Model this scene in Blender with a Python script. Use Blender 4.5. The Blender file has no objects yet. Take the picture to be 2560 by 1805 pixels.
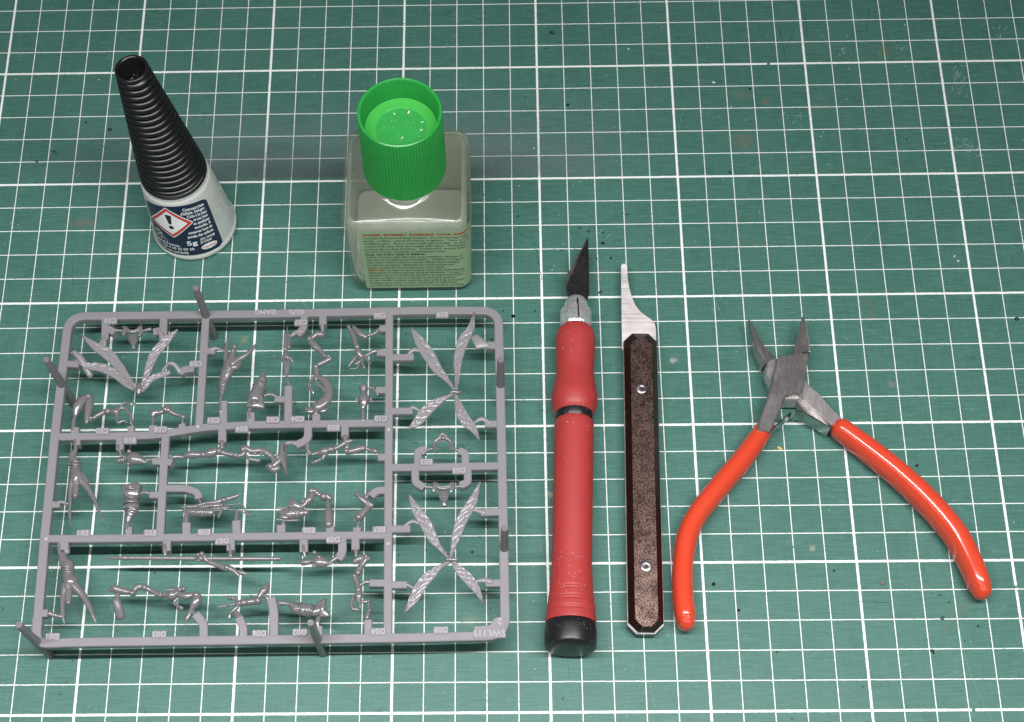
import bpy, math, random
import numpy as np
from mathutils import Vector, Matrix, Euler

random.seed(7)
SC = 0.001                                    # everything below is written in millimetres on the mat
scene = bpy.context.scene
col = scene.collection

# ------------------------------------------------------------------ camera
CAM = (131.5086, -107.1595, 394.7869)
ROT = (0.3278, 0.0173, -0.0014)
FPX, CX, CY = 3259.9666, 1176.4122, 1576.9929   # focal length and principal point measured on the 2560 x 1805 photo
cam_d = bpy.data.cameras.new('camera')
cam_d.sensor_width = 36.0
cam_d.lens = 36.0 * FPX / 2560
cam_d.shift_x = (1280 - CX) / 2560
cam_d.shift_y = (CY - 902.5) / 2560
cam_d.clip_start = 0.02
cam_d.clip_end = 20.0
cam = bpy.data.objects.new('camera', cam_d)
cam.location = [c * SC for c in CAM]
cam.rotation_euler = ROT
col.objects.link(cam)
scene.camera = cam
CR = np.array(Euler(ROT, 'XYZ').to_matrix())
CC = np.array(CAM)

# ------------------------------------------------------------------ world and lamps
w = bpy.data.worlds.new('World')
scene.world = w
w.use_nodes = True
bg = w.node_tree.nodes['Background']
bg.inputs[0].default_value = (1.0, 0.90, 0.97, 1)
bg.inputs[1].default_value = 0.068


def area_lamp(name, loc, sx, sy, power, colour, rot=(0, 0, 0)):
    l = bpy.data.lights.new(name, 'AREA')
    l.shape = 'RECTANGLE'
    l.size = sx * SC
    l.size_y = sy * SC
    l.energy = power
    l.color = colour
    o = bpy.data.objects.new(name, l)
    o.location = [c * SC for c in loc]
    o.rotation_euler = rot
    col.objects.link(o)
    return o


area_lamp('tube_lamp', (105, 2, 490), 620, 15, 5.3, (1.0, 0.985, 0.99), (math.radians(-24), math.radians(8), 0))
area_lamp('front_fill', (130, -200, 470), 1000, 25, 0.7, (0.94, 1.0, 0.97), (math.radians(20), 0, 0))  # added fill light, brightens the near half of the mat
area_lamp('small_lamp', (420, -260, 620), 40, 40, 0.12, (1.0, 0.93, 0.9), (math.radians(32), math.radians(22), 0))

scene.view_settings.view_transform = 'Standard'
scene.view_settings.look = 'None'
scene.view_settings.exposure = 0.0
scene.view_settings.gamma = 1.0
scene.cycles.transparent_max_bounces = 40
scene.cycles.max_bounces = 20
scene.cycles.transmission_bounces = 20


# ------------------------------------------------------------------ measuring helpers
def at(px, py, z=0.0):
    """point of the horizontal plane z (mm) that was measured at photo pixel px, py"""
    d = CR @ np.array([(px - CX) / FPX, -(py - CY) / FPX, -1.0])
    return CC + d * ((z - CC[2]) / d[2])


def pr(p):
    q = CR.T @ (np.array(p, float) - CC)
    return CX + FPX * q[0] / -q[2], CY - FPX * q[1] / -q[2]


def mmpp(z, py=1200):
    a = at(1280, py, z)
    b = at(1290, py, z)
    return np.linalg.norm(b - a) / 10.0


# close-up origins used while measuring: (x, y, magnification)
A = (80, 700, 4.0475); B = (460, 740, 4.4967); C7 = (700, 740, 4.4967); D = (960, 740, 4.047)
EE = (960, 1060, 2.891); F = (80, 1060, 4.762); G = (380, 1060, 5.059); H = (660, 1060, 5.059)
I = (20, 1320, 4.761); J = (240, 1340, 5.059); K = (500, 1340, 5.058); L = (660, 1340, 5.059)
M = (1340, 560, 2.997); N = (1340, 1100, 2.792); P5 = (1780, 760, 4.048); P6 = (1660, 1060, 2.6698)
Q0 = (0, 0, 1.0)


def px(c, x, y):
    return c[0] + x / c[2], c[1] + y / c[2]


def pt(c, x, y, z=0.0):
    return at(*px(c, x, y), z)


# ------------------------------------------------------------------ mesh helpers
class MB:
    def __init__(s):
        s.v = []; s.f = []

    def add(s, vs, fs):
        n = len(s.v)
        s.v += [tuple(float(a) for a in v) for v in vs]
        s.f += [tuple(n + i for i in f) for f in fs]
        return s


def catmull(pts, n):
    P = [np.array(p, float) for p in pts]
    if len(P) < 3:
        return [P[0] + (P[-1] - P[0]) * t for t in np.linspace(0, 1, n + 1)]
    Pp = [2 * P[0] - P[1]] + P + [2 * P[-1] - P[-2]]
    out = []
    for i in range(1, len(Pp) - 2):
        a, b, c, d = Pp[i - 1:i + 3]
        for k in range(n):
            t = k / n
            q = 0.5 * ((2 * b) + (c - a) * t + (2 * a - 5 * b + 4 * c - d) * t * t + (3 * b - a - 3 * c + d) * t ** 3)
            out.append(q)
    out.append(P[-1])
    return out


def frames(pts):
    P = [np.array(p[:3]) for p in pts]
    n = len(P)
    T = []
    for i in range(n):
        t = P[min(i + 1, n - 1)] - P[max(i - 1, 0)]
        T.append(t / (np.linalg.norm(t) + 1e-9))
    up = np.array([0, 0, 1.0])
    if abs(T[0] @ up) > 0.9:
        up = np.array([0, 1.0, 0])
    X = []
    x = np.cross(up, T[0]); x /= np.linalg.norm(x)
    for i in range(n):
        x = x - T[i] * (x @ T[i]); x /= np.linalg.norm(x) + 1e-9
        X.append(x.copy())
    return P, T, X


def sweep(mb, pts, n=12, zr=1.0, power=2.0, cap=3, sub=4, smooth=True):
    """tube through (x,y,z,r): cross-section half width r, half height r*zr, superellipse power"""
    S = catmull(pts, sub) if smooth else [np.array(p, float) for p in pts]
    for q in S:
        q[3] = max(q[3], 0.05)
    P, T, X = frames(S)
    R_ = [q[3] for q in S]
    rings = []

    def ring(p, t, x, r):
        y = np.cross(t, x)
        vs = []
        for k in range(n):
            a = 2 * math.pi * k / n
            c, s = math.cos(a), math.sin(a)
            u = math.copysign(abs(c) ** (2 / power), c) * r
            v = math.copysign(abs(s) ** (2 / power), s) * r * zr
            vs.append(p + x * u + y * v)
        rings.append(vs)
    for j in range(cap, 0, -1):
        a = j / (cap + .35) * math.pi / 2
        ring(P[0] - T[0] * R_[0] * math.sin(a), T[0], X[0], R_[0] * math.cos(a))
    for i in range(len(P)):
        ring(P[i], T[i], X[i], R_[i])
    for j in range(1, cap + 1):
        a = j / (cap + .35) * math.pi / 2
        ring(P[-1] + T[-1] * R_[-1] * math.sin(a), T[-1], X[-1], R_[-1] * math.cos(a))
    vs = [v for r in rings for v in r]
    fs = []
    m = len(rings)
    for i in range(m - 1):
        for k in range(n):
            k2 = (k + 1) % n
            fs.append((i * n + k, i * n + k2, (i + 1) * n + k2, (i + 1) * n + k))
    fs.append(tuple(range(n - 1, -1, -1)))
    fs.append(tuple((m - 1) * n + k for k in range(n)))
    return mb.add(vs, fs)


def offset_poly(poly, d):
    n = len(poly)
    P = [np.array(p[:2], float) for p in poly]
    area = sum(P[i][0] * P[(i + 1) % n][1] - P[(i + 1) % n][0] * P[i][1] for i in range(n))
    s = 1 if area > 0 else -1
    out = []
    for i in range(n):
        a, b, c = P[i - 1], P[i], P[(i + 1) % n]
        e1 = (b - a) / (np.linalg.norm(b - a) + 1e-9)
        e2 = (c - b) / (np.linalg.norm(c - b) + 1e-9)
        n1 = np.array([-e1[1], e1[0]]) * s
        n2 = np.array([-e2[1], e2[0]]) * s
        m = n1 + n2
        m /= max(np.linalg.norm(m), 0.3)
        k = 1 / max(0.45, m @ n1)
        out.append(b + m * d * k)
    return out, s


def prism(mb, poly, z1, th, bev=0.2):
    """upright prism under a polygon in mm; bevelled top edge"""
    inn, s = offset_poly(poly, bev)
    if s < 0:
        poly = poly[::-1]
        inn = inn[::-1]
    n = len(poly)
    vs = [(p[0], p[1], z1 - th) for p in poly] + [(p[0], p[1], z1 - bev) for p in poly] + [(p[0], p[1], z1) for p in inn]
    fs = [tuple(range(n - 1, -1, -1)), tuple(range(2 * n, 3 * n))]
    for r in range(2):
        for i in range(n):
            j = (i + 1) % n
            fs.append((r * n + i, r * n + j, (r + 1) * n + j, (r + 1) * n + i))
    return mb.add(vs, fs)


def loft(mb, rings, closed_ends=(True, True)):
    n = len(rings[0])
    vs = [v for r in rings for v in r]
    fs = []
    for i in range(len(rings) - 1):
        for k in range(n):
            k2 = (k + 1) % n
            fs.append((i * n + k, i * n + k2, (i + 1) * n + k2, (i + 1) * n + k))
    if closed_ends[0]:
        fs.append(tuple(range(n - 1, -1, -1)))
    if closed_ends[1]:
        fs.append(tuple((len(rings) - 1) * n + k for k in range(n)))
    return mb.add(vs, fs)


def lathe(mb, prof, centre, axis=(0, 0, 1), n=48, ends=(True, True), rfun=None):
    """prof = [(t, r)] along axis from centre"""
    ax = np.array(axis, float); ax /= np.linalg.norm(ax)
    ref = np.array([1.0, 0, 0]) if abs(ax[0]) < 0.9 else np.array([0, 1.0, 0])
    x = ref - ax * (ref @ ax); x /= np.linalg.norm(x)
    y = np.cross(ax, x)
    c = np.array(centre, float)
    rings = []
    for (t, r) in prof:
        rg = []
        for k in range(n):
            a = 2 * math.pi * k / n
            rr = r if rfun is None else rfun(t, r, a, k)
            rg.append(c + ax * t + (x * math.cos(a) + y * math.sin(a)) * rr)
        rings.append(rg)
    return loft(mb, rings, ends)


def ball(mb, c, r, zr=1.0, n=12):
    prof = [(-r * zr * math.cos(a), max(r * math.sin(a), 0.02)) for a in np.linspace(0, math.pi, 9)]
    return lathe(mb, prof, c, n=n)


def make(name, mb, mat, parent=None, smooth=True, angle=35, mesh=None):
    base = np.array([0.0, 0, 0])
    if parent is not None:
        base = np.array(parent['_base']) if '_base' in parent else base
    if mesh is None:
        me = bpy.data.meshes.new(name)
        v = (np.array(mb.v) - base) * SC
        me.from_pydata([tuple(q) for q in v], [], mb.f)
        me.materials.append(mat)
        me.validate()
        if smooth:
            me.polygons.foreach_set('use_smooth', [True] * len(me.polygons))
            try:
                me.set_sharp_from_angle(angle=math.radians(angle))
            except Exception:
                pass
        me.update()
    else:
        me = mesh
    o = bpy.data.objects.new(name, me)
    col.objects.link(o)
    if parent is not None:
        o.parent = parent
        o['_base'] = [float(b) for b in base]
    return o


def thing(name, base, label, cat, group=None):
    o = bpy.data.objects.new(name, None)
    o.empty_display_size = 0.01
    o.location = [b * SC for b in base]
    o['_base'] = [float(b) for b in base]
    o['label'] = label
    o['category'] = cat
    if group:
        o['group'] = group
    col.objects.link(o)
    return o


def tag(o, label, cat, group=None):
    o['label'] = label
    o['category'] = cat
    if group:
        o['group'] = group
    return o


# ------------------------------------------------------------------ materials
def new_mat(name):
    m = bpy.data.materials.new(name)
    m.use_nodes = True
    nt = m.node_tree
    return m, nt, nt.nodes['Principled BSDF']


class NG:
    def __init__(s, nt):
        s.nt = nt

    def n(s, t, **kw):
        x = s.nt.nodes.new(t)
        for k, v in kw.items():
            setattr(x, k, v)
        return x

    def put(s, inp, v):
        if v is None:
            return
        if hasattr(v, 'is_linked') or isinstance(v, bpy.types.NodeSocket):
            s.nt.links.new(v, inp)
        else:
            inp.default_value = v

    def m(s, op, a, b=None, c=None, clamp=False):
        x = s.n('ShaderNodeMath', operation=op, use_clamp=clamp)
        s.put(x.inputs[0], a)
        if b is not None: s.put(x.inputs[1], b)
        if c is not None: s.put(x.inputs[2], c)
        return x.outputs[0]

    def noise(s, vec, scale, detail=3, rough=0.55, dist=0.0):
        x = s.n('ShaderNodeTexNoise')
        s.put(x.inputs['Vector'], vec)
        x.inputs['Scale'].default_value = scale
        x.inputs['Detail'].default_value = detail
        x.inputs['Roughness'].default_value = rough
        x.inputs['Distortion'].default_value = dist
        return x.outputs['Fac']

    def ramp(s, v, a, b, lo=0.0, hi=1.0, smooth=True):
        x = s.n('ShaderNodeMapRange')
        if smooth:
            x.interpolation_type = 'SMOOTHSTEP'
        s.put(x.inputs['Value'], v)
        x.inputs['From Min'].default_value = a
        x.inputs['From Max'].default_value = b
        x.inputs['To Min'].default_value = lo
        x.inputs['To Max'].default_value = hi
        return x.outputs[0]

    def mix(s, f, a, b, mode='MIX'):
        x = s.n('ShaderNodeMix', data_type='RGBA', blend_type=mode)
        s.put(x.inputs[0], f)
        s.put(x.inputs[6], a)
        s.put(x.inputs[7], b)
        return x.outputs[2]

    def vmap(s, vec, sc):
        x = s.n('ShaderNodeVectorMath', operation='MULTIPLY')
        s.put(x.inputs[0], vec)
        x.inputs[1].default_value = sc
        return x.outputs[0]

    def bump(s, h, strength, dist=0.0002, normal=None):
        x = s.n('ShaderNodeBump')
        s.put(x.inputs['Height'], h)
        x.inputs['Strength'].default_value = strength
        x.inputs['Distance'].default_value = dist
        if normal is not None:
            s.put(x.inputs['Normal'], normal)
        return x.outputs[0]


def plastic(name, colour, rough=0.4, var=0.12, scale=250, bump=0.15, bscale=1500, spec=0.5, dust=0.0, **kw):
    m, nt, b = new_mat(name)
    g = NG(nt)
    tc = g.n('ShaderNodeTexCoord').outputs['Object']
    nz = g.noise(tc, scale, 4)
    c1 = tuple(c * (1 - var) for c in colour) + (1,)
    c2 = tuple(min(1, c * (1 + var)) for c in colour) + (1,)
    c = g.mix(nz, c1, c2)
    if dust > 0:
        v = g.n('ShaderNodeTexVoronoi'); v.inputs['Scale'].default_value = 800
        g.put(v.inputs['Vector'], tc)
        nn = g.noise(tc, 60, 2)
        d = g.m('MULTIPLY', g.ramp(v.outputs['Distance'], 0.08, 0.13, 1, 0), g.ramp(nn, 0.45, 0.6))
        c = g.mix(g.m('MULTIPLY', d, dust), c, (0.75, 0.72, 0.7, 1))
    g.put(b.inputs['Base Color'], c)
    g.put(b.inputs['Roughness'], g.m('ADD', g.m('MULTIPLY', g.noise(tc, scale * 3, 3), 0.16), rough - 0.08))
    b.inputs['Specular IOR Level'].default_value = spec
    g.put(b.inputs['Normal'], g.bump(g.noise(tc, bscale, 4), bump, 0.0001))
    for k, v in kw.items():
        b.inputs[k.replace('_', ' ')].default_value = v
    return m


def metal(name, colour, rough, streak=(1, 1, 1), bump=0.2, met=1.0, var=.3):
    m, nt, b = new_mat(name)
    g = NG(nt)
    tc = g.n('ShaderNodeTexCoord').outputs['Object']
    s = g.noise(g.vmap(tc, streak), 400, 5, 0.65)
    blot = g.noise(tc, 120, 4)
    f = g.m('ADD', g.m('MULTIPLY', s, 0.6), g.m('MULTIPLY', blot, 0.4))
    c = g.mix(g.ramp(f, 0.35, 0.65), tuple(x * (1 - var) for x in colour) + (1,), tuple(min(1, x * (1 + var)) for x in colour) + (1,))
    g.put(b.inputs['Base Color'], c)
    b.inputs['Metallic'].default_value = met
    g.put(b.inputs['Roughness'], g.ramp(f, 0.3, 0.7, rough - .07, rough + .1))
    g.put(b.inputs['Normal'], g.bump(s, bump, 0.00008))
    return m


def flat(name, colour, rough=0.5):
    return plastic(name, colour, rough, var=0.05, bump=0.02)


def mat_surface():
    """green self-healing mat: printed centimetre grid, worn and scored"""
    m, nt, b = new_mat('cutting_mat_surface')
    g = NG(nt)
    geo = g.n('ShaderNodeTexCoord').outputs['Object']
    mmv = g.vmap(geo, (1000, 1000, 1000))
    wob = g.n('ShaderNodeTexNoise'); wob.inputs['Scale'].default_value = 0.9; wob.inputs['Detail'].default_value = 4
    wob.inputs['Roughness'].default_value = 0.7
    g.put(wob.inputs['Vector'], mmv)
    off = g.n('ShaderNodeVectorMath', operation='MULTIPLY_ADD')
    g.put(off.inputs[0], wob.outputs['Color'])
    off.inputs[1].default_value = (0.34, 0.34, 0)
    off.inputs[2].default_value = (-0.17, -0.17, 0)
    ad = g.n('ShaderNodeVectorMath', operation='ADD')
    g.put(ad.inputs[0], mmv); g.put(ad.inputs[1], off.outputs[0])
    sep = g.n('ShaderNodeSeparateXYZ'); g.put(sep.inputs[0], ad.outputs[0])
    rx, ry = sep.outputs[0], sep.outputs[1]
    sr = g.n('ShaderNodeSeparateXYZ'); g.put(sr.inputs[0], mmv)
    X, Y = sr.outputs[0], sr.outputs[1]

    def line(c, period, half, soft=0.05):
        d = g.m('PINGPONG', c, period / 2.0)          # distance to the nearest line
        return g.ramp(d, half - soft, half + soft, 1, 0)
    minor = g.m('MAXIMUM', line(rx, 10, 0.142), line(ry, 10, 0.155))
    hx = line(rx, 50, 0.40)
    hy = line(ry, 50, 0.41)
    # two breaks in the heavy rows where the printed numbers leave room
    def gap(x0, x1, y0, y1):
        a = g.m('MULTIPLY', g.m('GREATER_THAN', X, x0), g.m('LESS_THAN', X, x1))
        c = g.m('MULTIPLY', g.m('GREATER_THAN', Y, y0), g.m('LESS_THAN', Y, y1))
        return g.m('MULTIPLY', a, c)
    gx = at(2434, 1775)[0]
    gx2 = at(1921, 158)[0]
    gaps = g.m('ADD', gap(gx - .5, gx + .55, -2, 2), gap(gx2 - .5, gx2 + .5, 248, 252))
    hy = g.m('MULTIPLY', hy, g.m('SUBTRACT', 1.0, gaps))
    my = g.m('SUBTRACT', 1.0, gaps)
    lines = g.m('MULTIPLY', g.m('MAXIMUM', minor, g.m('MAXIMUM', hx, hy)), g.m('ADD', g.m('MULTIPLY', my, 1.0), 0.0))
    # knife nicks and rubbed-off print
    nick = g.noise(g.vmap(mmv, (1, 1.0, 1)), 2.2, 5, 0.75)
    worn = g.ramp(nick, 0.60, 0.67, 0, 1)
    nick2 = g.noise(g.vmap(mmv, (0.35, 2.2, 1)), 1.3, 4, 0.7)
    nick3 = g.noise(g.vmap(mmv, (2.4, 0.35, 1)), 1.3, 4, 0.7)
    worn2 = g.m('MAXIMUM', g.ramp(nick2, 0.61, 0.67, 0, 1), g.ramp(nick3, 0.61, 0.67, 0, 1))
    lines = g.m('MULTIPLY', lines, g.m('SUBTRACT', 1.0, g.m('MULTIPLY', worn, 0.6)))
    lines = g.m('MULTIPLY', lines, g.m('SUBTRACT', 1.0, g.m('MULTIPLY', worn2, 0.75)))
    # surface colour
    big = g.noise(mmv, 0.02, 4, 0.6)
    streak = g.noise(g.vmap(mmv, (0.12, 1.6, 1)), 1.0, 5, 0.7)
    streak2 = g.noise(g.vmap(mmv, (1.4, 0.10, 1)), 1.0, 4, 0.7)
    fine = g.noise(mmv, 2.6, 4, 0.7)
    f = g.m('ADD', g.m('MULTIPLY', streak, 0.42), g.m('MULTIPLY', fine, 0.34))
    f = g.m('ADD', f, g.m('MULTIPLY', streak2, 0.14))
    f = g.m('ADD', f, g.m('MULTIPLY', big, 0.10))
    green = g.mix(g.ramp(f, 0.36, 0.64), (0.032, 0.113, 0.091, 1), (0.074, 0.192, 0.157, 1))
    # brownish glue and paint stains
    st = g.noise(mmv, 0.045, 5, 0.65, 0.4)
    green = g.mix(g.ramp(st, 0.67, 0.78, 0, 0.45), green, (0.13, 0.12, 0.07, 1))
    # pale scuffs
    sc = g.noise(g.vmap(mmv, (0.25, 1.3, 1)), 0.5, 6, 0.75, 1.2)
    patch = g.ramp(g.noise(mmv, 0.03, 2), 0.45, 0.7)
    green = g.mix(g.m('MULTIPLY', g.ramp(sc, 0.60, 0.68, 0, 0.3), patch), green, (0.28, 0.38, 0.33, 1))
    sm = g.noise(mmv, 0.11, 5, 0.7, 0.6)
    green = g.mix(g.ramp(sm, 0.56, 0.72, 0, 0.35), green, (0.10, 0.16, 0.14, 1))
    green = g.mix(g.ramp(sm, 0.42, 0.30, 0, 0.30), green, (0.022, 0.085, 0.066, 1))
    # white dust specks
    vo = g.n('ShaderNodeTexVoronoi'); vo.inputs['Scale'].default_value = 0.42; vo.inputs['Randomness'].default_value = 1
    g.put(vo.inputs['Vector'], ad.outputs[0])
    keep = g.n('ShaderNodeSeparateColor'); g.put(keep.inputs[0], vo.outputs['Color'])
    rad = g.ramp(keep.outputs[0], 0.60, 1.0, 0.0, 0.085, False)
    sp = g.m('MULTIPLY', g.m('LESS_THAN', vo.outputs['Distance'], rad), g.m('GREATER_THAN', keep.outputs[0], 0.60))
    green = g.mix(g.m('MULTIPLY', sp, g.m('ADD', g.m('MULTIPLY', keep.outputs[1], 0.6), 0.15)), green, (0.7, 0.75, 0.72, 1))
    # tiny dark specks
    vd = g.n('ShaderNodeTexVoronoi'); vd.inputs['Scale'].default_value = 0.16
    g.put(vd.inputs['Vector'], ad.outputs[0])
    kd = g.n('ShaderNodeSeparateColor'); g.put(kd.inputs[0], vd.outputs['Color'])
    dk = g.m('MULTIPLY', g.m('LESS_THAN', vd.outputs['Distance'], g.ramp(kd.outputs[0], 0.7, 1, 0.0, 0.05, False)), g.m('GREATER_THAN', kd.outputs[0], 0.7))
    white = g.mix(g.ramp(g.noise(mmv, 1.8, 3), 0.3, 0.7), (0.74, 0.78, 0.75, 1), (0.90, 0.92, 0.90, 1))
    c = g.mix(lines, green, white)
    c = g.mix(g.m('MULTIPLY', dk, 0.85), c, (0.01, 0.012, 0.012, 1))
    # grey-blue band along one printed row: crisp near edge, fading far edge
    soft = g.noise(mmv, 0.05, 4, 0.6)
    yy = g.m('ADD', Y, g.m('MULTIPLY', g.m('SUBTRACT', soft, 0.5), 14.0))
    grey_band = g.m('MULTIPLY', g.ramp(Y, 199.8, 202.4), g.ramp(yy, 243, 203, 0, 1))
    grey_band = g.m('MULTIPLY', grey_band, g.m('MULTIPLY', g.ramp(X, -45, 35), g.ramp(X, 198, 140, 0, 1)))
    grey_band = g.m('MULTIPLY', grey_band, g.ramp(g.noise(g.vmap(mmv, (0.3, 1, 1)), 0.12, 4, 0.6), 0.25, 0.65, 0.55, 1.0))
    c = g.mix(g.m('MULTIPLY', grey_band, 0.58), c, (0.125, 0.135, 0.150, 1))
    dark_streak = g.m('MULTIPLY', g.m('MULTIPLY', g.ramp(Y, 200.3, 202.5), g.ramp(Y, 212, 202, 0, 1)), g.m('MULTIPLY', g.ramp(X, 35, 52), g.ramp(X, 150, 95, 0, 1)))  # darker streak along the band's crisp edge
    c = g.mix(g.m('MULTIPLY', dark_streak, 0.42), c, (0.030, 0.036, 0.042, 1))

    st2 = g.noise(mmv, 0.55, 4, 0.7)

    def blob(px_, py_, rad_, colour, strength, sx=1.0):
        nonlocal c
        q = at(px_, py_)
        dx = g.m('MULTIPLY', g.m('SUBTRACT', rx, float(q[0])), sx)
        dy = g.m('SUBTRACT', ry, float(q[1]))
        d = g.m('SQRT', g.m('ADD', g.m('MULTIPLY', dx, dx), g.m('MULTIPLY', dy, dy)))
        d = g.m('ADD', d, g.m('MULTIPLY', g.m('SUBTRACT', fine, 0.5), rad_ * 1.2))
        d = g.m('ADD', d, g.m('MULTIPLY', g.m('SUBTRACT', st2, 0.5), rad_ * 2.6))
        c = g.mix(g.ramp(d, rad_ * 0.2, rad_ * 1.1, strength * .62, 0), c, colour)
    blob(2212, 125, 4.2, (0.16, 0.11, 0.03, 1), 0.6, 1.4)
    blob(1857, 352, 4.6, (0.20, 0.15, 0.07, 1), 0.5)
    blob(1850, 236, 3.0, (0.20, 0.16, 0.09, 1), 0.4, .7)
    blob(1912, 252, 2.0, (0.30, 0.12, 0.06, 1), 0.4)
    blob(1174, 1553, 2.2, (0.30, 0.27, 0.08, 1), 0.3, .7)
    blob(612, 850, 1.8, (0.30, 0.30, 0.08, 1), 0.5)
    blob(264, 735, 0.8, (0.35, 0.10, 0.10, 1), 0.8)
    blob(208, 559, 2.2, (0.22, 0.12, 0.10, 1), 0.6, .35)
    blob(1684, 902, 1.6, (0.50, 0.42, 0.38, 1), 0.8)
    blob(2031, 1369, 1.5, (0.45, 0.40, 0.32, 1), 0.7)
    blob(1375, 1237, 1.7, (0.42, 0.40, 0.26, 1), 0.6)
    blob(2230, 960, 1.6, (0.30, 0.22, 0.16, 1), 0.6)
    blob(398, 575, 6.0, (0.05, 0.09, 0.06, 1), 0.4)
    blob(880, 1715, 0.9, (0.28, 0.08, 0.05, 1), 0.7)
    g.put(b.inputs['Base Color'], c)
    g.put(b.inputs['Roughness'], g.ramp(f, 0.3, 0.7, 0.42, 0.58))
    b.inputs['Specular IOR Level'].default_value = 0.42
    hgt = g.m('ADD', g.m('MULTIPLY', streak, 0.5), g.m('MULTIPLY', fine, 0.5))
    hgt = g.m('ADD', hgt, g.m('MULTIPLY', lines, 0.25))
    hgt = g.m('SUBTRACT', hgt, g.m('MULTIPLY', worn2, 0.3))
    g.put(b.inputs['Normal'], g.bump(hgt, 0.35, 0.0002))
    return m


MAT = mat_surface()
SPRUE = plastic('grey_sprue_plastic', (0.222, 0.212, 0.226), 0.36, 0.05, 90, 0.10, 900, 0.55)
SPRUE_GLOSS = plastic('grey_sprue_plastic_polished', (0.150, 0.143, 0.150), 0.20, 0.08, 200, 0.32, 1100, 0.9)
WINGM = plastic('grey_sprue_wing_plastic', (0.235, 0.222, 0.235), 0.30, 0.08, 200, 0.15, 1100, 0.9)
LETTER = plastic('grey_sprue_raised_lit', (0.40, 0.38, 0.402), 0.45, 0.05, 200, 0.1, 900, 0.5)  # paler than the sprue: light caught by raised edges put into the colour
PINM = plastic('grey_sprue_pin_plastic', (0.165, 0.155, 0.167), 0.38, 0.05, 90, 0.1, 900, 0.5)
BLACKP = plastic('black_ribbed_plastic', (0.007, 0.007, 0.008), 0.31, 0.2, 300, 0.05, 900, 0.5, dust=0.08)
BLACKCAP = plastic('black_end_cap_plastic', (0.011, 0.011, 0.013), 0.34, 0.2, 300, 0.25, 2200, 0.5, dust=0.4)
RUBBER = plastic('matt_red_rubber', (0.36, 0.036, 0.034), 0.50, 0.08, 200, 0.15, 1800, 0.5, dust=0.55)
REDPVC = plastic('glossy_red_vinyl', (0.60, 0.058, 0.025), 0.17, 0.06, 60, 0.06, 500, 0.6, dust=0.12)
REDPVC.node_tree.nodes['Principled BSDF'].inputs['Coat Weight'].default_value = 0.12
MILKY = plastic('milky_plastic', (0.52, 0.54, 0.51), 0.26, 0.04, 120, 0.05, 800, 0.5)
_b = MILKY.node_tree.nodes['Principled BSDF']
_b.inputs['Subsurface Weight'].default_value = 0.7
_b.inputs['Subsurface Radius'].default_value = (0.006, 0.006, 0.006)
NAVY = flat('navy_label_print', (0.008, 0.018, 0.05), 0.35)
WHITEP = flat('white_label_print', (0.82, 0.84, 0.85), 0.4)
REDPR = flat('red_label_print', (0.55, 0.05, 0.035), 0.4)
BLACKPR = flat('black_label_print', (0.012, 0.012, 0.012), 0.4)
LABELG = plastic('pale_green_paper', (0.29, 0.43, 0.25), 0.5, 0.06, 150, 0.08, 1500, 0.4)
TEXTRED = flat('brown_red_print', (0.34, 0.05, 0.02), 0.5)
TEXTGR = flat('dark_green_print', (0.014, 0.04, 0.016), 0.5)
STEEL = metal('brushed_pliers_steel', (0.36, 0.335, 0.33), 0.33, (7, 0.8, 1), 0.2, 0.8, 0.13)
STEELB = metal('bright_cut_steel', (0.60, 0.56, 0.56), 0.33, (7, 0.8, 1), 0.2, 0.8, 0.1)
SPRING = metal('spring_steel', (0.40, 0.44, 0.42), 0.22, (1, 1, 1), 0.1)
ALU = metal('machined_aluminium', (0.74, 0.76, 0.78), 0.28, (1, 3, 1), 0.15, 0.75, 0.15)
BLADE_D = metal('blackened_blade_steel', (0.032, 0.030, 0.034), 0.42, (1, 1, 1), 0.1, 0.6)
EDGE = metal('ground_blade_edge', (0.34, 0.31, 0.30), 0.34, (4, 0.4, 1), 0.2)
SAWST = metal('brushed_blade_steel', (0.74, 0.68, 0.68), 0.45, (0.10, 3.0, 1), 0.35, 0.35, 0.22)
SCREWM = metal('zinc_screw_steel', (0.55, 0.57, 0.60), 0.30, (1, 1, 1), 0.1)


def hammered():
    m, nt, b = new_mat('metallic_brown_paint')
    g = NG(nt)
    tc = g.n('ShaderNodeTexCoord').outputs['Object']
    v = g.n('ShaderNodeTexVoronoi'); v.inputs['Scale'].default_value = 6200
    g.put(v.inputs['Vector'], tc)
    sc = g.n('ShaderNodeSeparateColor'); g.put(sc.inputs[0], v.outputs['Color'])
    cloud = g.noise(tc, 260, 3)
    flake = g.ramp(g.m('ADD', sc.outputs[0], g.m('MULTIPLY', g.m('SUBTRACT', cloud, 0.5), 0.8)), 0.2, 1.0)
    g.put(b.inputs['Base Color'], g.mix(flake, (0.026, 0.010, 0.008, 1), (0.62, 0.42, 0.36, 1)))
    b.inputs['Metallic'].default_value = 0.92
    b.inputs['Roughness'].default_value = 0.31
    nm = g.n('ShaderNodeBump'); nm.inputs['Strength'].default_value = 0.4; nm.inputs['Distance'].default_value = 0.0001
    g.put(nm.inputs['Height'], g.noise(tc, 3000, 3, 0.7))
    g.put(b.inputs['Normal'], nm.outputs[0])
    return m


HAMMER = hammered()
BROWNBLK = plastic('glossy_dark_brown_paint', (0.016, 0.006, 0.005), 0.22, 0.2, 300, 0.1, 900, 0.5, dust=0.15)


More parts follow.
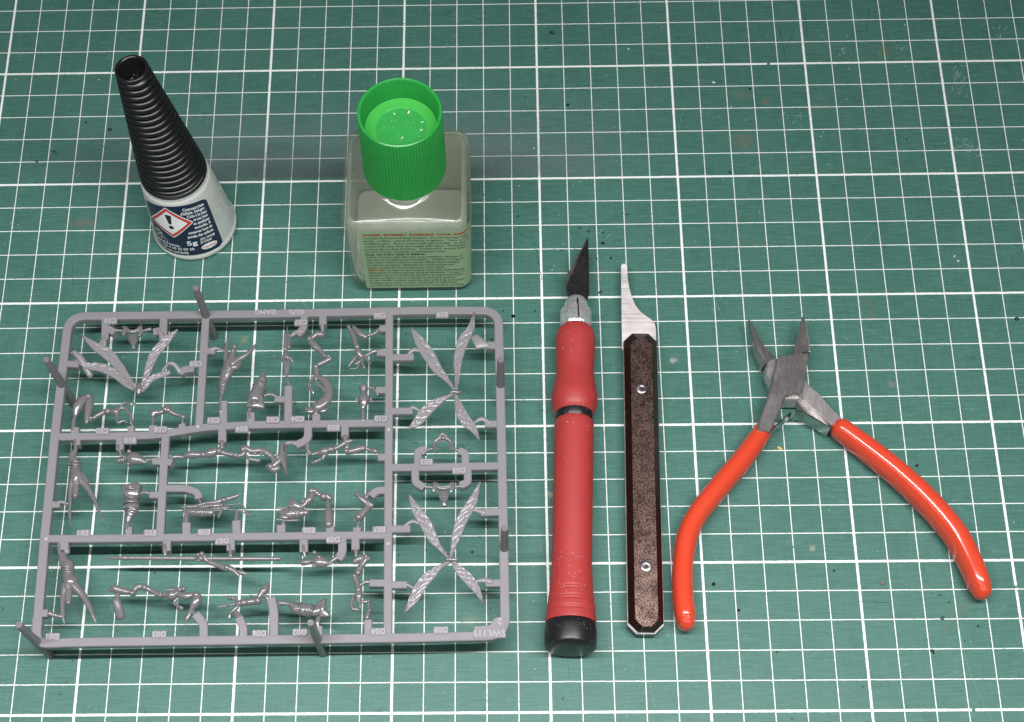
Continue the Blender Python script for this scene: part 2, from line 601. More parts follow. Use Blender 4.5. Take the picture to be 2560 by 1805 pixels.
def green_cap():
    m, nt, b = new_mat('translucent_green_plastic')
    g = NG(nt)
    tc = g.n('ShaderNodeTexCoord').outputs['Object']
    nz = g.noise(tc, 200, 3)
    g.put(b.inputs['Base Color'], g.mix(nz, (0.030, 0.41, 0.080, 1), (0.050, 0.50, 0.11, 1)))
    b.inputs['Roughness'].default_value = 0.28
    b.inputs['Specular IOR Level'].default_value = 0.5
    b.inputs['Subsurface Weight'].default_value = 0.6
    b.inputs['Subsurface Radius'].default_value = (0.0006, 0.0028, 0.0008)
    b.inputs['Subsurface Scale'].default_value = 1.0
    tr = g.n('ShaderNodeBsdfTranslucent'); tr.inputs[0].default_value = (0.03, 0.62, 0.06, 1)
    mx = g.n('ShaderNodeMixShader'); mx.inputs[0].default_value = 0.35
    nt.links.new(b.outputs[0], mx.inputs[1]); nt.links.new(tr.outputs[0], mx.inputs[2])
    nt.links.new(mx.outputs[0], nt.nodes['Material Output'].inputs[0])
    return m


def glass():
    """old, slightly hazy bottle glass: mostly clear, part bent light, a thin film of haze, mirror at the rim angles"""
    m, nt, b = new_mat('hazy_bottle_glass')
    g = NG(nt)
    tc = g.n('ShaderNodeTexCoord').outputs['Object']
    nrm = g.bump(g.noise(tc, 90, 2), 0.22, 0.0006)
    tr = g.n('ShaderNodeBsdfTransparent'); tr.inputs[0].default_value = (0.965, 0.98, 0.955, 1)
    rf = g.n('ShaderNodeBsdfGlass'); rf.inputs['Color'].default_value = (0.965, 0.98, 0.955, 1)
    rf.inputs['Roughness'].default_value = 0.06; rf.inputs['IOR'].default_value = 1.35
    gl = g.n('ShaderNodeBsdfGlossy'); gl.inputs['Roughness'].default_value = 0.10
    df = g.n('ShaderNodeBsdfTranslucent'); df.inputs[0].default_value = (0.86, 0.89, 0.83, 1)
    for x in (rf, gl):
        g.put(x.inputs['Normal'], nrm)
    fr = g.n('ShaderNodeFresnel'); fr.inputs[0].default_value = 1.36; g.put(fr.inputs['Normal'], nrm)
    m1 = g.n('ShaderNodeMixShader'); m1.inputs[0].default_value = 0.08
    nt.links.new(tr.outputs[0], m1.inputs[1]); nt.links.new(rf.outputs[0], m1.inputs[2])
    m2 = g.n('ShaderNodeMixShader'); g.put(m2.inputs[0], g.ramp(g.noise(tc, 160, 4), 0.3, 0.7, 0.10, 0.15))
    nt.links.new(m1.outputs[0], m2.inputs[1]); nt.links.new(df.outputs[0], m2.inputs[2])
    m3 = g.n('ShaderNodeMixShader'); g.put(m3.inputs[0], g.m('MINIMUM', fr.outputs[0], 0.14))
    nt.links.new(m2.outputs[0], m3.inputs[1]); nt.links.new(gl.outputs[0], m3.inputs[2])
    nt.links.new(m3.outputs[0], nt.nodes['Material Output'].inputs[0])
    return m


GREENCAP = green_cap()
GLASS = glass()


# ------------------------------------------------------------------ text helper
_tc = {}


def text_geo(s, size, extrude=0.0, offset=0.0, shear=0.0, res=2, bevel=0.0):
    key = (s, size, extrude, offset, shear, res, bevel)
    if key in _tc:
        return _tc[key]
    cu = bpy.data.curves.new('text', 'FONT')
    cu.body = s
    cu.size = size
    cu.extrude = extrude
    cu.offset = offset
    cu.shear = shear
    cu.bevel_depth = bevel
    cu.resolution_u = res
    o = bpy.data.objects.new('text', cu)
    me = bpy.data.meshes.new_from_object(o)
    v = np.zeros(len(me.vertices) * 3)
    me.vertices.foreach_get('co', v)
    v = v.reshape(-1, 3)
    f = [tuple(p.vertices) for p in me.polygons]
    bpy.data.meshes.remove(me)
    bpy.data.objects.remove(o)
    bpy.data.curves.remove(cu)
    _tc[key] = (v, f)
    return v, f


# ================================================================== THE CUTTING MAT
mat_mb = MB()
mx0, mx1, my0, my1 = -280, 560, -230, 480
poly = []
for (cx_, cy_, a0) in ((mx1 - 8, my1 - 8, 0), (mx0 + 8, my1 - 8, 90), (mx0 + 8, my0 + 8, 180), (mx1 - 8, my0 + 8, 270)):
    for k in range(7):
        a = math.radians(a0 + 15 * k)
        poly.append((cx_ + 8 * math.cos(a), cy_ + 8 * math.sin(a)))
prism(mat_mb, poly, 0.0, 3.0, 0.3)
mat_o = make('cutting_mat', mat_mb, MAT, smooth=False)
tag(mat_o, 'green cutting mat with a white centimetre grid lying under all the tools', 'cutting mat')
mat_o['_base'] = [0.0, 0.0, 0.0]

# flat paint drips on the mat
spots = []
for (x, y, r) in ((1380.6, 81.5, 7.5), (1366, 121, 3), (1419.6, 262.5, 5), (1875, 222, 4), (1826, 431, 5), (2267, 347.5, 3.5)):
    spots.append((x, y, r))
for c, lst in (((1200, 400, 4.0475), ((1100, 720, 18), (1243, 738, 12), (1243, 842, 22), (1490, 550, 17), (1447, 535, 10), (828, 912, 14), (1120, 993, 8), (1180, 997, 12), (1243, 985, 8), (1325, 992, 16), (1410, 818, 8), (1015, 687, 14), (1218, 1338, 20), (558, 1525, 14), (335, 1580, 22), (232, 1523, 10), (386, 568, 14), (66, 605, 11), (37, 350, 10), (825, 1500, 10), (493, 1085, 7), (1250, 1200, 6))),
               ((0, 0, 3.5875), ((985, 1162, 22), (770, 1097, 14), (1838, 1022, 13), (485, 1360, 16), (505, 1378, 8), (330, 1447, 16))),
               ((1920, 1355, 3.5875), ((1545, 477, 14), (1622, 542, 12), (1565, 683, 20), (1885, 753, 12), (1470, 975, 18), (1485, 992, 14), (1103, 1090, 6), (852, 1297, 12), (593, 257, 14), (2222, 402, 14), (1765, 885, 8), (215, 1585, 12), (80, 988, 12))),
               ((1280, 1355, 3.5875), ((1808, 378, 17), (2035, 612, 14), (457, 1403, 14), (825, 935, 5), (1255, 988, 6))),
               ((0, 1355, 3.5875), ((540, 1363, 10), (25, 598, 10), (595, 1260, 10), (1388, 280, 12), (652, 1065, 8))),
               (EE, ((638, 925, 13), (108, 943, 8), (305, 913, 8), (232, 140, 5), (770, 1337, 6))),
               (D, ((1308, 205, 22), (480, 1238, 11), (218, 378, 10), (322, 1490, 9), (1088, 440, 14), (1205, 148, 9), (487, 1440, 5))),
               ((2160, 450, 4.0475), ((1545, 1405, 26), (208, 670, 9), (942, 1113, 8), (826, 670, 6))),
               (P6, ((1688, 278, 12), (330, 1068, 12), (498, 1243, 11), (863, 822, 5)))):
    for (x, y, r) in lst:
        q = px(c, x, y)
        spots.append((q[0], q[1], r / c[2]))
smb = MB()
for (x, y, r) in spots:
    p = at(x, y)
    rr = r * 0.125
    n = 14
    ph = random.random() * 6
    a1, a2 = random.uniform(0.06, 0.16), random.uniform(0.04, 0.12)
    vs = [(p[0] + rr * 1.0 * (1 + a1 * math.sin(2 * a + ph) + a2 * math.sin(3 * a + 2 * ph)) * math.cos(a),
           p[1] + rr * 1.0 * (1 + a1 * math.sin(2 * a + ph) + a2 * math.sin(5 * a + ph)) * math.sin(a), 0.012) for a in np.linspace(0, 2 * math.pi, n, endpoint=False)]
    if r > 2.4 and random.random() < 0.45:      # dried ring with the mat showing in its middle
        k = random.uniform(0.3, 0.5)
        vs2 = [(p[0] + (v[0] - p[0]) * k + rr * .12, p[1] + (v[1] - p[1]) * k + rr * .1, 0.012) for v in vs]
        smb.add(vs + vs2, [(i, (i + 1) % n, n + (i + 1) % n, n + i) for i in range(n)])
    else:
        smb.add(vs, [tuple(range(n))])
SPOT = plastic('dried_dark_paint', (0.012, 0.022, 0.018), 0.4, 0.4, 900, 0.1)
o = make('paint_spot', smb, SPOT, mat_o, smooth=False)
o['kind'] = 'stuff'

# fine knife scores: hair-thin strips
kmb = MB()
kml = MB()
kms = MB()
kmn = MB()


def score(mb, pts, wd):
    P = [np.array(at(*q)[:2]) for q in pts]
    P = [np.array(q) for q in catmull([(p[0], p[1], 0) for p in P], 4)]
    for i in range(len(P) - 1):
        a, b_ = P[i][:2], P[i + 1][:2]
        d = b_ - a
        nn = np.array([-d[1], d[0]]) / (np.linalg.norm(d) + 1e-9) * wd * random.uniform(0.3, 0.7)
        mb.add([(*(a - nn), 0.009), (*(b_ - nn), 0.009), (*(b_ + nn), 0.009), (*(a + nn), 0.009)], [(0, 1, 2, 3)])


for ps in (((2135, 1506), (2165, 1504), (2226, 1507)), ((2011, 35), (2014, 55), (2017, 90)), ((1948, 70), (1962, 135)), ((1985, 75), (1962, 128)), ((2173, 20), (2167, 75)),
           ((1340, 2 + 620), (1355, 700)), ((1417, 632), (1416, 672)), ((2185, 545 - 360), (2197, 190)), ((985 + 55, 1118), (1050, 1118))):
    score(kmb, ps, 0.16)
for k in range(150):
    x, y = random.uniform(0, 2560), random.uniform(0, 1805)
    a = random.gauss(0, 0.5) + random.choice((0, 0, math.pi / 2, 1.0))
    l = random.uniform(15, 90)
    score(kml if random.random() < .8 else kmb, ((x, y), (x + l * math.cos(a) * .5, y + l * math.sin(a) * .5 + random.uniform(-2, 2)), (x + l * math.cos(a), y + l * math.sin(a))), random.uniform(0.04, 0.10))
for (sx_, sy_, n_, ex, ey) in ((2395, 195, 26, 12, 22), (2420, 372, 30, 22, 12), (2240, 125, 8, 10, 8), (1980, 300, 8, 14, 8), (2500, 75, 10, 24, 16), (2110, 135, 8, 14, 6), (1500, 590, 5, 10, 10)):
    for k in range(n_):
        x, y = random.gauss(sx_, ex), random.gauss(sy_, ey)
        a = random.gauss(-.9, .6)
        l = random.uniform(4, 14)
        score(kms, ((x, y), (x + l * .5 * math.cos(a) + 1, y + l * .5 * math.sin(a)), (x + l * math.cos(a), y + l * math.sin(a))), random.uniform(.05, .13))
for k in range(620):          # nicks the knife left across the printed lines
    gx_, gy_ = random.uniform(-30, 340), random.uniform(-12, 285)
    if random.random() < .5: gx_ = round(gx_ / 10) * 10 + random.gauss(0, .15)
    else: gy_ = round(gy_ / 10) * 10 + random.gauss(0, .15)
    a = random.gauss(1.2, .8); l = random.uniform(.4, 1.3); w_ = random.uniform(.03, .09)
    d = np.array([math.cos(a), math.sin(a)]) * l / 2; e = np.array([-math.sin(a), math.cos(a)]) * w_
    p_ = np.array([gx_, gy_])
    kmn.add([(*(p_ - d), .010), (*(p_ - e), .010), (*(p_ + d), .010), (*(p_ + e), .010)], [(0, 1, 2, 3)])
for k in range(16):
    x, y = random.gauss(638, 12), random.gauss(1477, 14)
    a = random.gauss(.8, .5)
    score(kmb, ((x, y), (x + 9 * math.cos(a), y + 9 * math.sin(a) + 2), (x + 20 * math.cos(a), y + 20 * math.sin(a))), .09)
score(kml, ((2395, 1560), (2425, 1680), (2480, 1805)), 0.09)
score(kml, ((1295, 585), (1350, 640)), 0.08)
o = make('knife_score', kmb, flat('dark_score', (0.012, 0.04, 0.032), 0.6), mat_o, smooth=False); o['kind'] = 'stuff'
o = make('scratch', kml, flat('pale_score', (0.16, 0.30, 0.25), 0.6), mat_o, smooth=False); o['kind'] = 'stuff'

o = make('line_nick', kmn, flat('dark_nick', (0.05, 0.085, 0.075), 0.6), mat_o, smooth=False); o['kind'] = 'stuff'
o = make('scuff', kms, flat('white_scuff', (0.42, 0.50, 0.47), 0.6), mat_o, smooth=False); o['kind'] = 'stuff'

# ================================================================== THE PLASTIC SPRUE
ZF = 13.7
base = at(607, 1180)
base[2] = 0
sprue = thing('plastic_sprue', base, 'grey plastic model kit frame holding winged insect figure parts, standing on short pins', 'model kit sprue')
rng = random.Random(3)
_bar = [0]


def fillet(pts, r, n=6):
    P = [np.array(p, float) for p in pts]
    out = [P[0]]
    for i in range(1, len(P) - 1):
        a, b_, c = P[i - 1], P[i], P[i + 1]
        d1 = (a - b_) / np.linalg.norm(a - b_); d2 = (c - b_) / np.linalg.norm(c - b_)
        rr = min(r, np.linalg.norm(a - b_) * .45, np.linalg.norm(c - b_) * .45)
        for t in np.linspace(0, 1, n + 1):
            out.append((1 - t) ** 2 * (b_ + d1 * rr) + 2 * t * (1 - t) * b_ + t * t * (b_ + d2 * rr))
    out.append(P[-1])
    return out


def runner_strip(mb, pts, wd, zt, th=3.0, closed=False):
    """pts: 2D mm. moulded bar: flat top, drafted flanks"""
    P = [np.array(p[:2], float) for p in pts]
    n = len(P)
    h = wd / 2
    prof = [(-h + .30, zt), (-h + .06, zt - .22), (-h, zt - th * .5), (-h + .35, zt - th), (h - .35, zt - th), (h, zt - th * .5), (h - .06, zt - .22), (h - .30, zt)]
    m = len(prof)
    rings = []
    for i in range(n):
        if closed:
            a, c = P[i - 1], P[(i + 1) % n]
        else:
            a, c = P[max(i - 1, 0)], P[min(i + 1, n - 1)]
        b_ = P[i]
        e1 = b_ - a; e2 = c - b_
        if np.linalg.norm(e1) < 1e-6: e1 = e2
        if np.linalg.norm(e2) < 1e-6: e2 = e1
        e1 = e1 / np.linalg.norm(e1); e2 = e2 / np.linalg.norm(e2)
        t = e1 + e2
        t /= np.linalg.norm(t)
        nn = np.array([-t[1], t[0]])
        k = 1 / max(.5, t @ e1)
        rings.append([(b_[0] + nn[0] * u * k, b_[1] + nn[1] * u * k, z) for (u, z) in prof])
    vs = [v for r in rings for v in r]
    fs = []
    for i in range(n if closed else n - 1):
        j = (i + 1) % n
        for k in range(m):
            k2 = (k + 1) % m
            fs.append((i * m + k, j * m + k, j * m + k2, i * m + k2))
    if not closed:
        fs.append(tuple(range(m)))
        fs.append(tuple((n - 1) * m + k for k in range(m - 1, -1, -1)))
    mb.add(vs, fs)


def zstep():
    _bar[0] += 1
    return (_bar[0] * 37 % 61) * 0.0045       # every bar a hair lower than the next, so no two tops share a plane


def runner(name, pxs, wd, dz=0.0, rnd=1.5, closed=False, th=3.0):
    mb = MB()
    z = ZF - zstep() - dz
    pts = [at(x, y, z)[:2] for (x, y) in pxs]
    if rnd:
        pts = fillet(pts, rnd)
    runner_strip(mb, pts, wd, z, th)
    return make(name, mb, SPRUE, sprue, angle=28)


# outer rim (one closed ring)
cor = [(170.5, 789.5), (1246, 774.5), (1263.5, 1588), (87.5, 1608)]
side = {0: [(615, 784), (1059, 775)], 1: [(1247.3, 839), (1254, 1110), (1262, 1509)], 2: [(1030, 1593.5), (529, 1600.5), (195, 1605)], 3: [(110.8, 1341), (137, 1081), (166.5, 811)]}
Cw = [at(x, y, ZF)[:2] for x, y in cor]
ring_pts = []
for i in range(4):
    c0 = Cw[i]
    prv = Cw[i - 1]; nxt = Cw[(i + 1) % 4]
    d1 = (prv - c0) / np.linalg.norm(prv - c0); d2 = (nxt - c0) / np.linalg.norm(nxt - c0)
    r = 6.0 if i != 3 else 4.0
    for t in np.linspace(0, 1, 9):
        ring_pts.append((1 - t) ** 2 * (c0 + d1 * r) + 2 * t * (1 - t) * c0 + t * t * (c0 + d2 * r))
    for q in side[i]:
        w_ = at(*q, ZF)[:2]
        if np.linalg.norm(w_ - c0) > r + 2 and np.linalg.norm(w_ - nxt) > r + 2:
            ring_pts.append(w_)
mb = MB()
runner_strip(mb, ring_pts, 3.05, ZF + 0.01, 3.0, closed=True)
make('frame_rim', mb, SPRUE, sprue, angle=28)

W = 2.75
runner('runner_bar', [(973, 775), (973, 839), (971, 1200), (969.6, 1494), (969, 1592)], W, rnd=0)
runner('runner_bar', [(514.5, 784), (513, 806.7), (498.6, 1040), (497, 1066)], W, rnd=0)
runner('runner_bar', [(137, 1091), (385, 1087.5), (470, 1073), (520, 1066), (620, 1061), (971, 1056)], W, rnd=8)
runner('runner_bar', [(413.5, 1086), (412.6, 1099.5), (406.7, 1198), (398.8, 1346)], W, rnd=0)
runner('runner_bar', [(112, 1346), (227, 1345.7), (538, 1341.6), (818, 1338), (970, 1336.5)], W, rnd=0)
runner('runner_bar', [(972, 1168), (1100, 1166.5), (1254, 1163.5)], W, rnd=0)


def stub(c, pts, wpx, name='gate_stub', dz=0.0, rnd=2.0):
    return runner(name, [px(c, x, y) for x, y in pts], wpx / c[2] * mmpp(ZF), dz, rnd)


S = stub
# top left cell
S(A, ((738, 385), (735, 600)), 82); S(A, ((735, 470), (835, 525)), 85); S(A, ((1330, 385), (1322, 580)), 88); S(A, ((1325, 500), (1225, 520)), 82)
S(A, ((350, 842), (475, 850)), 78); S(A, ((1640, 890), (1545, 898), (1490, 930)), 82)
S(A, ((425, 1580), (435, 1490)), 85); S(A, ((1000, 1580), (998, 1480)), 72); S(A, ((1220, 1580), (1222, 1470)), 85); S(A, ((1525, 1560), (1515, 1455)), 78)
# second cell
S(B, ((255, 612), (350, 612)), 85); S(B, ((440, 1450), (440, 1180)), 95); S(B, ((750, 1450), (750, 1310)), 95)
S(B, ((1168, 1440), (1172, 1010)), 95); S(B, ((1172, 1160), (1080, 1155), (1020, 1150)), 85)
S(C7, ((270, 200), (270, 350), (190, 430)), 92); S(C7, ((480, 200), (480, 320)), 95); S(C7, ((1200, 358), (1120, 360)), 88)
S(C7, ((1200, 635), (1090, 630)), 88); S(C7, ((1200, 1052), (1080, 1052)), 88); S(C7, ((408, 1430), (405, 1330)), 98)
# second row
S(F, ((535, 150), (530, 250)), 88); S(F, ((1042, 150), (1042, 305)), 98); S(F, ((1560, 440), (1440, 440)), 90); S(F, ((200, 955), (330, 955)), 88)
S(F, ((1530, 840), (1400, 840)), 88); S(F, ((1148, 1360), (1148, 1230)), 88)
S(G, ((885, 40), (885, 230)), 112); S(G, ((140, 455), (250, 490)), 100); S(G, ((60, 455), (0, 465)), 90)
S(G, ((130, 808), (430, 808), (570, 860), (590, 940)), 100); S(G, ((432, 1420), (432, 1250)), 112); S(G, ((1068, 1420), (1065, 1220)), 112)
S(H, ((555, 0), (555, 190), (400, 260)), 110); S(H, ((1022, 0), (1022, 160)), 105); S(H, ((1560, 412), (1440, 415)), 105)
S(H, ((1560, 832), (1420, 835), (1350, 910)), 105); S(H, ((215, 1400), (215, 1275)), 116); S(H, ((836, 1400), (836, 1290)), 112); S(H, ((1175, 1400), (1175, 1310)), 108)
# bottom row
S(I, ((670, 130), (665, 260)), 105); S(I, ((350, 1010), (470, 1010)), 100); S(I, ((322, 1340), (335, 1070)), 108)
S(J, ((1358, 1310), (1358, 1100), (1255, 985)), 112, rnd=5); S(J, ((890, 30), (890, 190)), 108); S(K, ((385, 30), (385, 180)), 108)
S(K, ((545, 1300), (548, 1150), (490, 1030)), 105, rnd=5); S(K, ((932, 1300), (935, 960), (895, 780)), 112, rnd=5)
S(L, ((700, 1290), (695, 1140)), 85); S(L, ((500, 10), (500, 200)), 112); S(L, ((988, 10), (990, 200), (935, 290)), 112); S(L, ((1155, 10), (1155, 170)), 108)
S(L, ((1560, 592), (1335, 590)), 102); S(L, ((1318, 1290), (1315, 1060)), 102)
# right-hand cell
S(D, ((50, 618), (300, 612)), 80); S(D, ((1150, 497), (1030, 490)), 86); S(D, ((50, 1160), (290, 1158)), 80); S(D, ((1170, 1290), (1020, 1290)), 82)
S(EE, ((40, 756), (190, 755)), 58); S(EE, ((860, 632), (700, 637)), 58); S(EE, ((40, 1160), (165, 1160)), 58); S(EE, ((870, 1147), (735, 1147)), 58)
S(EE, ((245, 300), (245, 190), (300, 180)), 60, 'loop_stub', rnd=6); S(EE, ((588, 300), (588, 205), (540, 190)), 60, 'loop_stub', rnd=6)
S(EE, ((225, 310), (225, 420), (290, 455)), 60, 'loop_stub', rnd=6); S(EE, ((605, 310), (605, 420), (550, 440)), 60, 'loop_stub', rnd=6)

# number plates with raised figures, all upside down as seen from here
TAGS = [('C03', px(A, 795, 412)), ('C09', (490, 909.4)), ('C05', (256, 1078)), ('C08', (401, 1074)), ('E10', (324.7, 1101)), ('C01', (534.5, 1051)), ('E04', (604.5, 1072.4)),
        ('C02', (682.4, 1049.5)), ('C04', (744.5, 1048)), ('C07', (752.3, 806)), ('C06', (950, 789)), ('C10', (952.4, 1046.4)), ('E05', (833.4, 1069)), ('E09', (1105.3, 786.5)),
        ('E03', (1065.5, 1155)), ('D05', (1147.5, 1176)), ('E01', (208, 1333)), ('E02', (376, 1332.6)), ('E08', (510.4, 1330.8)), ('D07', (555, 1352.5)), ('E06', (772.3, 1326.5)),
        ('D09', (833, 1349)), ('E07', (948.6, 1324)), ('D01', (131.3, 1592)), ('D03', (398, 1586)), ('D06', (648, 1584)), ('D02', (749, 1581.5)), ('D04', (945.6, 1579)), ('D08', (1101.8, 1575.4))]


def rounded_rect(cx_, cy_, w_, h_, r, n=4, rot=0.0):
    out = []
    for (sx, sy, a0) in ((1, 1, 0), (-1, 1, 90), (-1, -1, 180), (1, -1, 270)):
        for k in range(n + 1):
            a = math.radians(a0 + 90 * k / n)
            x, y = sx * (w_ / 2 - r) + r * math.cos(a), sy * (h_ / 2 - r) + r * math.sin(a)
            out.append((cx_ + x * math.cos(rot) - y * math.sin(rot), cy_ + x * math.sin(rot) + y * math.cos(rot)))
    return out


def raised_text(s, c, size, z, parent, rot=math.pi, name='raised_number', ext=0.14):
    v, f = text_geo(s, size, ext, 0.0, 0.0, 2, 0.05)
    cx_ = (v[:, 0].min() + v[:, 0].max()) / 2; cy_ = (v[:, 1].min() + v[:, 1].max()) / 2
    mb = MB()
    cr, sr = math.cos(rot), math.sin(rot)
    mb.add([(c[0] + (x - cx_) * cr - (y - cy_) * sr, c[1] + (x - cx_) * sr + (y - cy_) * cr, z + zz) for x, y, zz in v], f)
    return make(name, mb, LETTER, parent, smooth=False)


for s, q in TAGS:
    z = ZF - 0.03 - zstep() * .5 + 0.30
    c = at(*q, z)
    mb = MB()
    prism(mb, rounded_rect(c[0], c[1], 4.5, 2.55, 0.5), z, 0.6, 0.12)
    plate = make('number_plate', mb, SPRUE, sprue, smooth=False)
    raised_text(s, c, 2.55, z + 0.08, plate)['label'] = 'raised upside-down code ' + s
c = at(664.6, 780.5, ZF); raised_text('©AMG', c, 2.5, ZF + .05, sprue, name='raised_lettering')
c = at(741, 781, ZF); raised_text('©LFL', c, 2.5, ZF + .05, sprue, name='raised_lettering')
mb = MB()
cp = [px(EE, x, y) for x, y in ((650, 1462), (765, 1452), (800, 1400), (850, 1392), (880, 1400), (880, 1545), (650, 1550))]
prism(mb, [at(x, y, ZF + .2)[:2] for x, y in cp], ZF + .2, 0.9, 0.15)
plate = make('corner_plate', mb, SPRUE, sprue, smooth=False)
raised_text('SWL115', at(*px(EE, 762, 1516), ZF), 2.9, ZF + .28, plate, name='raised_lettering')
raised_text('2', at(*px(EE, 838, 1430), ZF), 3.0, ZF + .28, plate)

# round guide pins through the frame
for (q, ztop) in (((126.8, 1638), 29.8), ((807.2, 1632.4), 29.6), ((186, 1011), 29.8), ((535.6, 842.3), 30.0)):
    p = at(*q)
    mb = MB()
    lathe(mb, [(0, 1.4), (.3, 1.5), (13, 1.45), (ztop - .5, 1.12), (ztop - .12, 1.06), (ztop, .95)], (p[0], p[1], 0), n=28)
    make('guide_pin', mb, PINM, sprue)
for q in ((1252, 898), (1261.8, 1319.4)):
    p = at(*q, 29.8)
    mb = MB()
    lathe(mb, [(0, 1.4), (.3, 1.5), (13, 1.45), (29.3, 1.15), (29.7, 1.08), (29.8, .98)], (p[0], p[1], 0), n=28)
    make('guide_pin', mb, PINM, sprue)
# small round pads under the runners and ejector domes, their highlight painted as a paler grey
for q in ((494.5, 1066.4), (971.3, 1074.2), (970.4, 1359), (114.7, 1347)):
    p = at(*q, ZF)
    mb = MB()
    ball(mb, (p[0], p[1], ZF - .15), 0.72, 0.8, 20)
    make('ejector_dome', mb, LETTER, sprue)
for q in (px(A, 1090, 425), px(C7, 795, 240), px(C7, 940, 1490), px(EE, 428, 340), px(G, 400, 150), px(G, 1270, 75), px(J, 395, 90), px(K, 1030, 65), px(I, 1440, 185), px(F, 1150, 1420), px(L, 235, 60)):
    p = at(*q, ZF - 3)
    mb = MB()
    lathe(mb, [(0, .95), (.2, 1.05), (1.9, 1.05)], (p[0], p[1] + .6, ZF - 4.2), n=18)
    make('ejector_pad', mb, SPRUE, sprue)

ZP = 12.9            # height of the figure parts' centre


def T(mb, c, pts, dz=0.0, zr=1.0, n=12, sub=4, cap=3, k=1.0):
    out = []
    for p in pts:
        x, y, r = p[:3]
        z = ZP + dz + (p[3] if len(p) > 3 else 0)
        q = pt(c, x, y, z)
        out.append((q[0], q[1], z, r * k * 1.07 / c[2] * mmpp(z)))
    sweep(mb, out, n, zr, 2.0, cap, sub)
    return mb


def PL(mb, c, poly, z=0.6, th=1.2, bev=.18):
    zz = ZP + z
    prism(mb, [pt(c, x, y, zz)[:2] for x, y in poly], zz, th, bev)
    return mb


def RG(mb, c, p0, p1, r, dz=0.1, wd=8):
    """raised band round a limb between two pixels"""
    x, y = (p0[0] + p1[0]) / 2, (p0[1] + p1[1]) / 2
    dx, dy = p1[0] - p0[0], p1[1] - p0[1]
    l = math.hypot(dx, dy)
    T(mb, c, ((p0[0], p0[1], r), (p1[0], p1[1], r)), dz, n=8, sub=2, cap=2)


def part(name, fn, mat=None):
    mb = MB()
    fn(mb)
    return make(name, mb, mat or SPRUE_GLOSS, sprue, angle=50)


def wing(parent, c, spine, lift=0.0, seed=0, thick=0.45):
    pts = []
    for i, (x, y, h) in enumerate(spine):
        z = ZP + lift * (1 - i / (len(spine) - 1))
        q = pt(c, x, y, z)
        pts.append((q[0], q[1], z, h / c[2] * mmpp(z)))
    S_ = catmull(pts, 18)
    nv = 21
    top, bot = [], []
    rr = random.Random(seed)
    fr, sl = rr.uniform(9, 11), rr.uniform(0.9, 1.4)
    for i, q in enumerate(S_):
        a = S_[max(i - 1, 0)]; b_ = S_[min(i + 1, len(S_) - 1)]
        t = (b_ - a)[:2]; t /= np.linalg.norm(t) + 1e-9
        nn = np.array([-t[1], t[0]])
        h = max(q[3], .08)
        u = i / (len(S_) - 1)
        tr, br = [], []
        for j in range(nv):
            v = -1 + 2 * j / (nv - 1)
            edge = math.exp(-((abs(v) - .93) / .08) ** 2)
            mid = math.exp(-((v - .25 * math.sin(2.5 * u)) / .07) ** 2)
            ph = (u * fr + sl * v + .25 * math.sin(9 * u + 3 * v + seed)) % 1.0
            d1 = math.exp(-((ph - .5) / .10) ** 2)
            ph2 = (u * fr * .8 - sl * .8 * v + .3) % 1.0
            d2 = math.exp(-((ph2 - .5) / .10) ** 2) * (1 if v > 0 else .35)
            zz = .16 + .14 * edge - .32 * max(mid, d1, d2) * (1 - edge) + 0.05 * (1 - v * v)
            if i in (0, len(S_) - 1):
                zz = 0
            tr.append((q[0] + nn[0] * v * h, q[1] + nn[1] * v * h, q[2] + zz))
            br.append((q[0] + nn[0] * v * h * .97, q[1] + nn[1] * v * h * .97, q[2] - thick + .1 * (1 - v * v)))
        top.append(tr); bot.append(br[::-1])
    mb = MB()
    loft(mb, [a + b_ for a, b_ in zip(top, bot)])
    return make('wing', mb, WINGM, parent, angle=80)


# crest plate C03
def crest(mb, c, k, ox, oy):
    def q(x, y): return (ox + (x - 1017) * k, oy + (y - 580) * k)
    T(mb, c, [(*q(838, 512), 20 * k), (*q(905, 512), 13 * k)], -.1)
    T(mb, c, [(*q(1195, 500), 20 * k), (*q(1130, 512), 13 * k)], -.1)
    T(mb, c, [(*q(930, 478), 14 * k), (*q(962, 512), 16 * k), (*q(1015, 528), 17 * k), (*q(1075, 510), 16 * k), (*q(1105, 475), 14 * k)])
    T(mb, c, [(*q(950, 470), 6 * k), (*q(975, 498), 7 * k), (*q(1015, 512), 7 * k), (*q(1060, 498), 7 * k), (*q(1085, 470), 6 * k)], .45)
    PL(mb, c, [q(*p) for p in ((930, 478), (962, 508), (922, 565), (896, 515))], .3, 1.0)
    PL(mb, c, [q(*p) for p in ((1100, 468), (1136, 508), (1082, 572), (1068, 515))], .3, 1.0)
    PL(mb, c, [q(*p) for p in ((972, 545), (1060, 543), (1062, 610), (1040, 650), (1046, 688), (1008, 688), (1004, 650), (975, 610))], .45, 1.2)
    for pts in (((990, 562), (1043, 560)), ((990, 562), (992, 605)), ((1043, 560), (1044, 605)), ((1005, 585), (1030, 584)), ((1008, 610), (1028, 610)), ((992, 605), (1018, 640)), ((1044, 605), (1020, 640))):
        T(mb, c, [(*q(*pts[0]), 4.5 * k), (*q(*pts[1]), 4.5 * k)], .5, sub=1, n=6, cap=1)
    p_ = pt(c, *q(1020, 645), ZP + .5)
    ball(mb, (p_[0], p_[1], ZP + .5), 1.2 * k * .35, 1, 8)


part('waist_crest', lambda mb: crest(mb, A, 1.0, 1017, 580))
part('waist_crest', lambda mb: crest(mb, EE, 0.76, 430, 508))


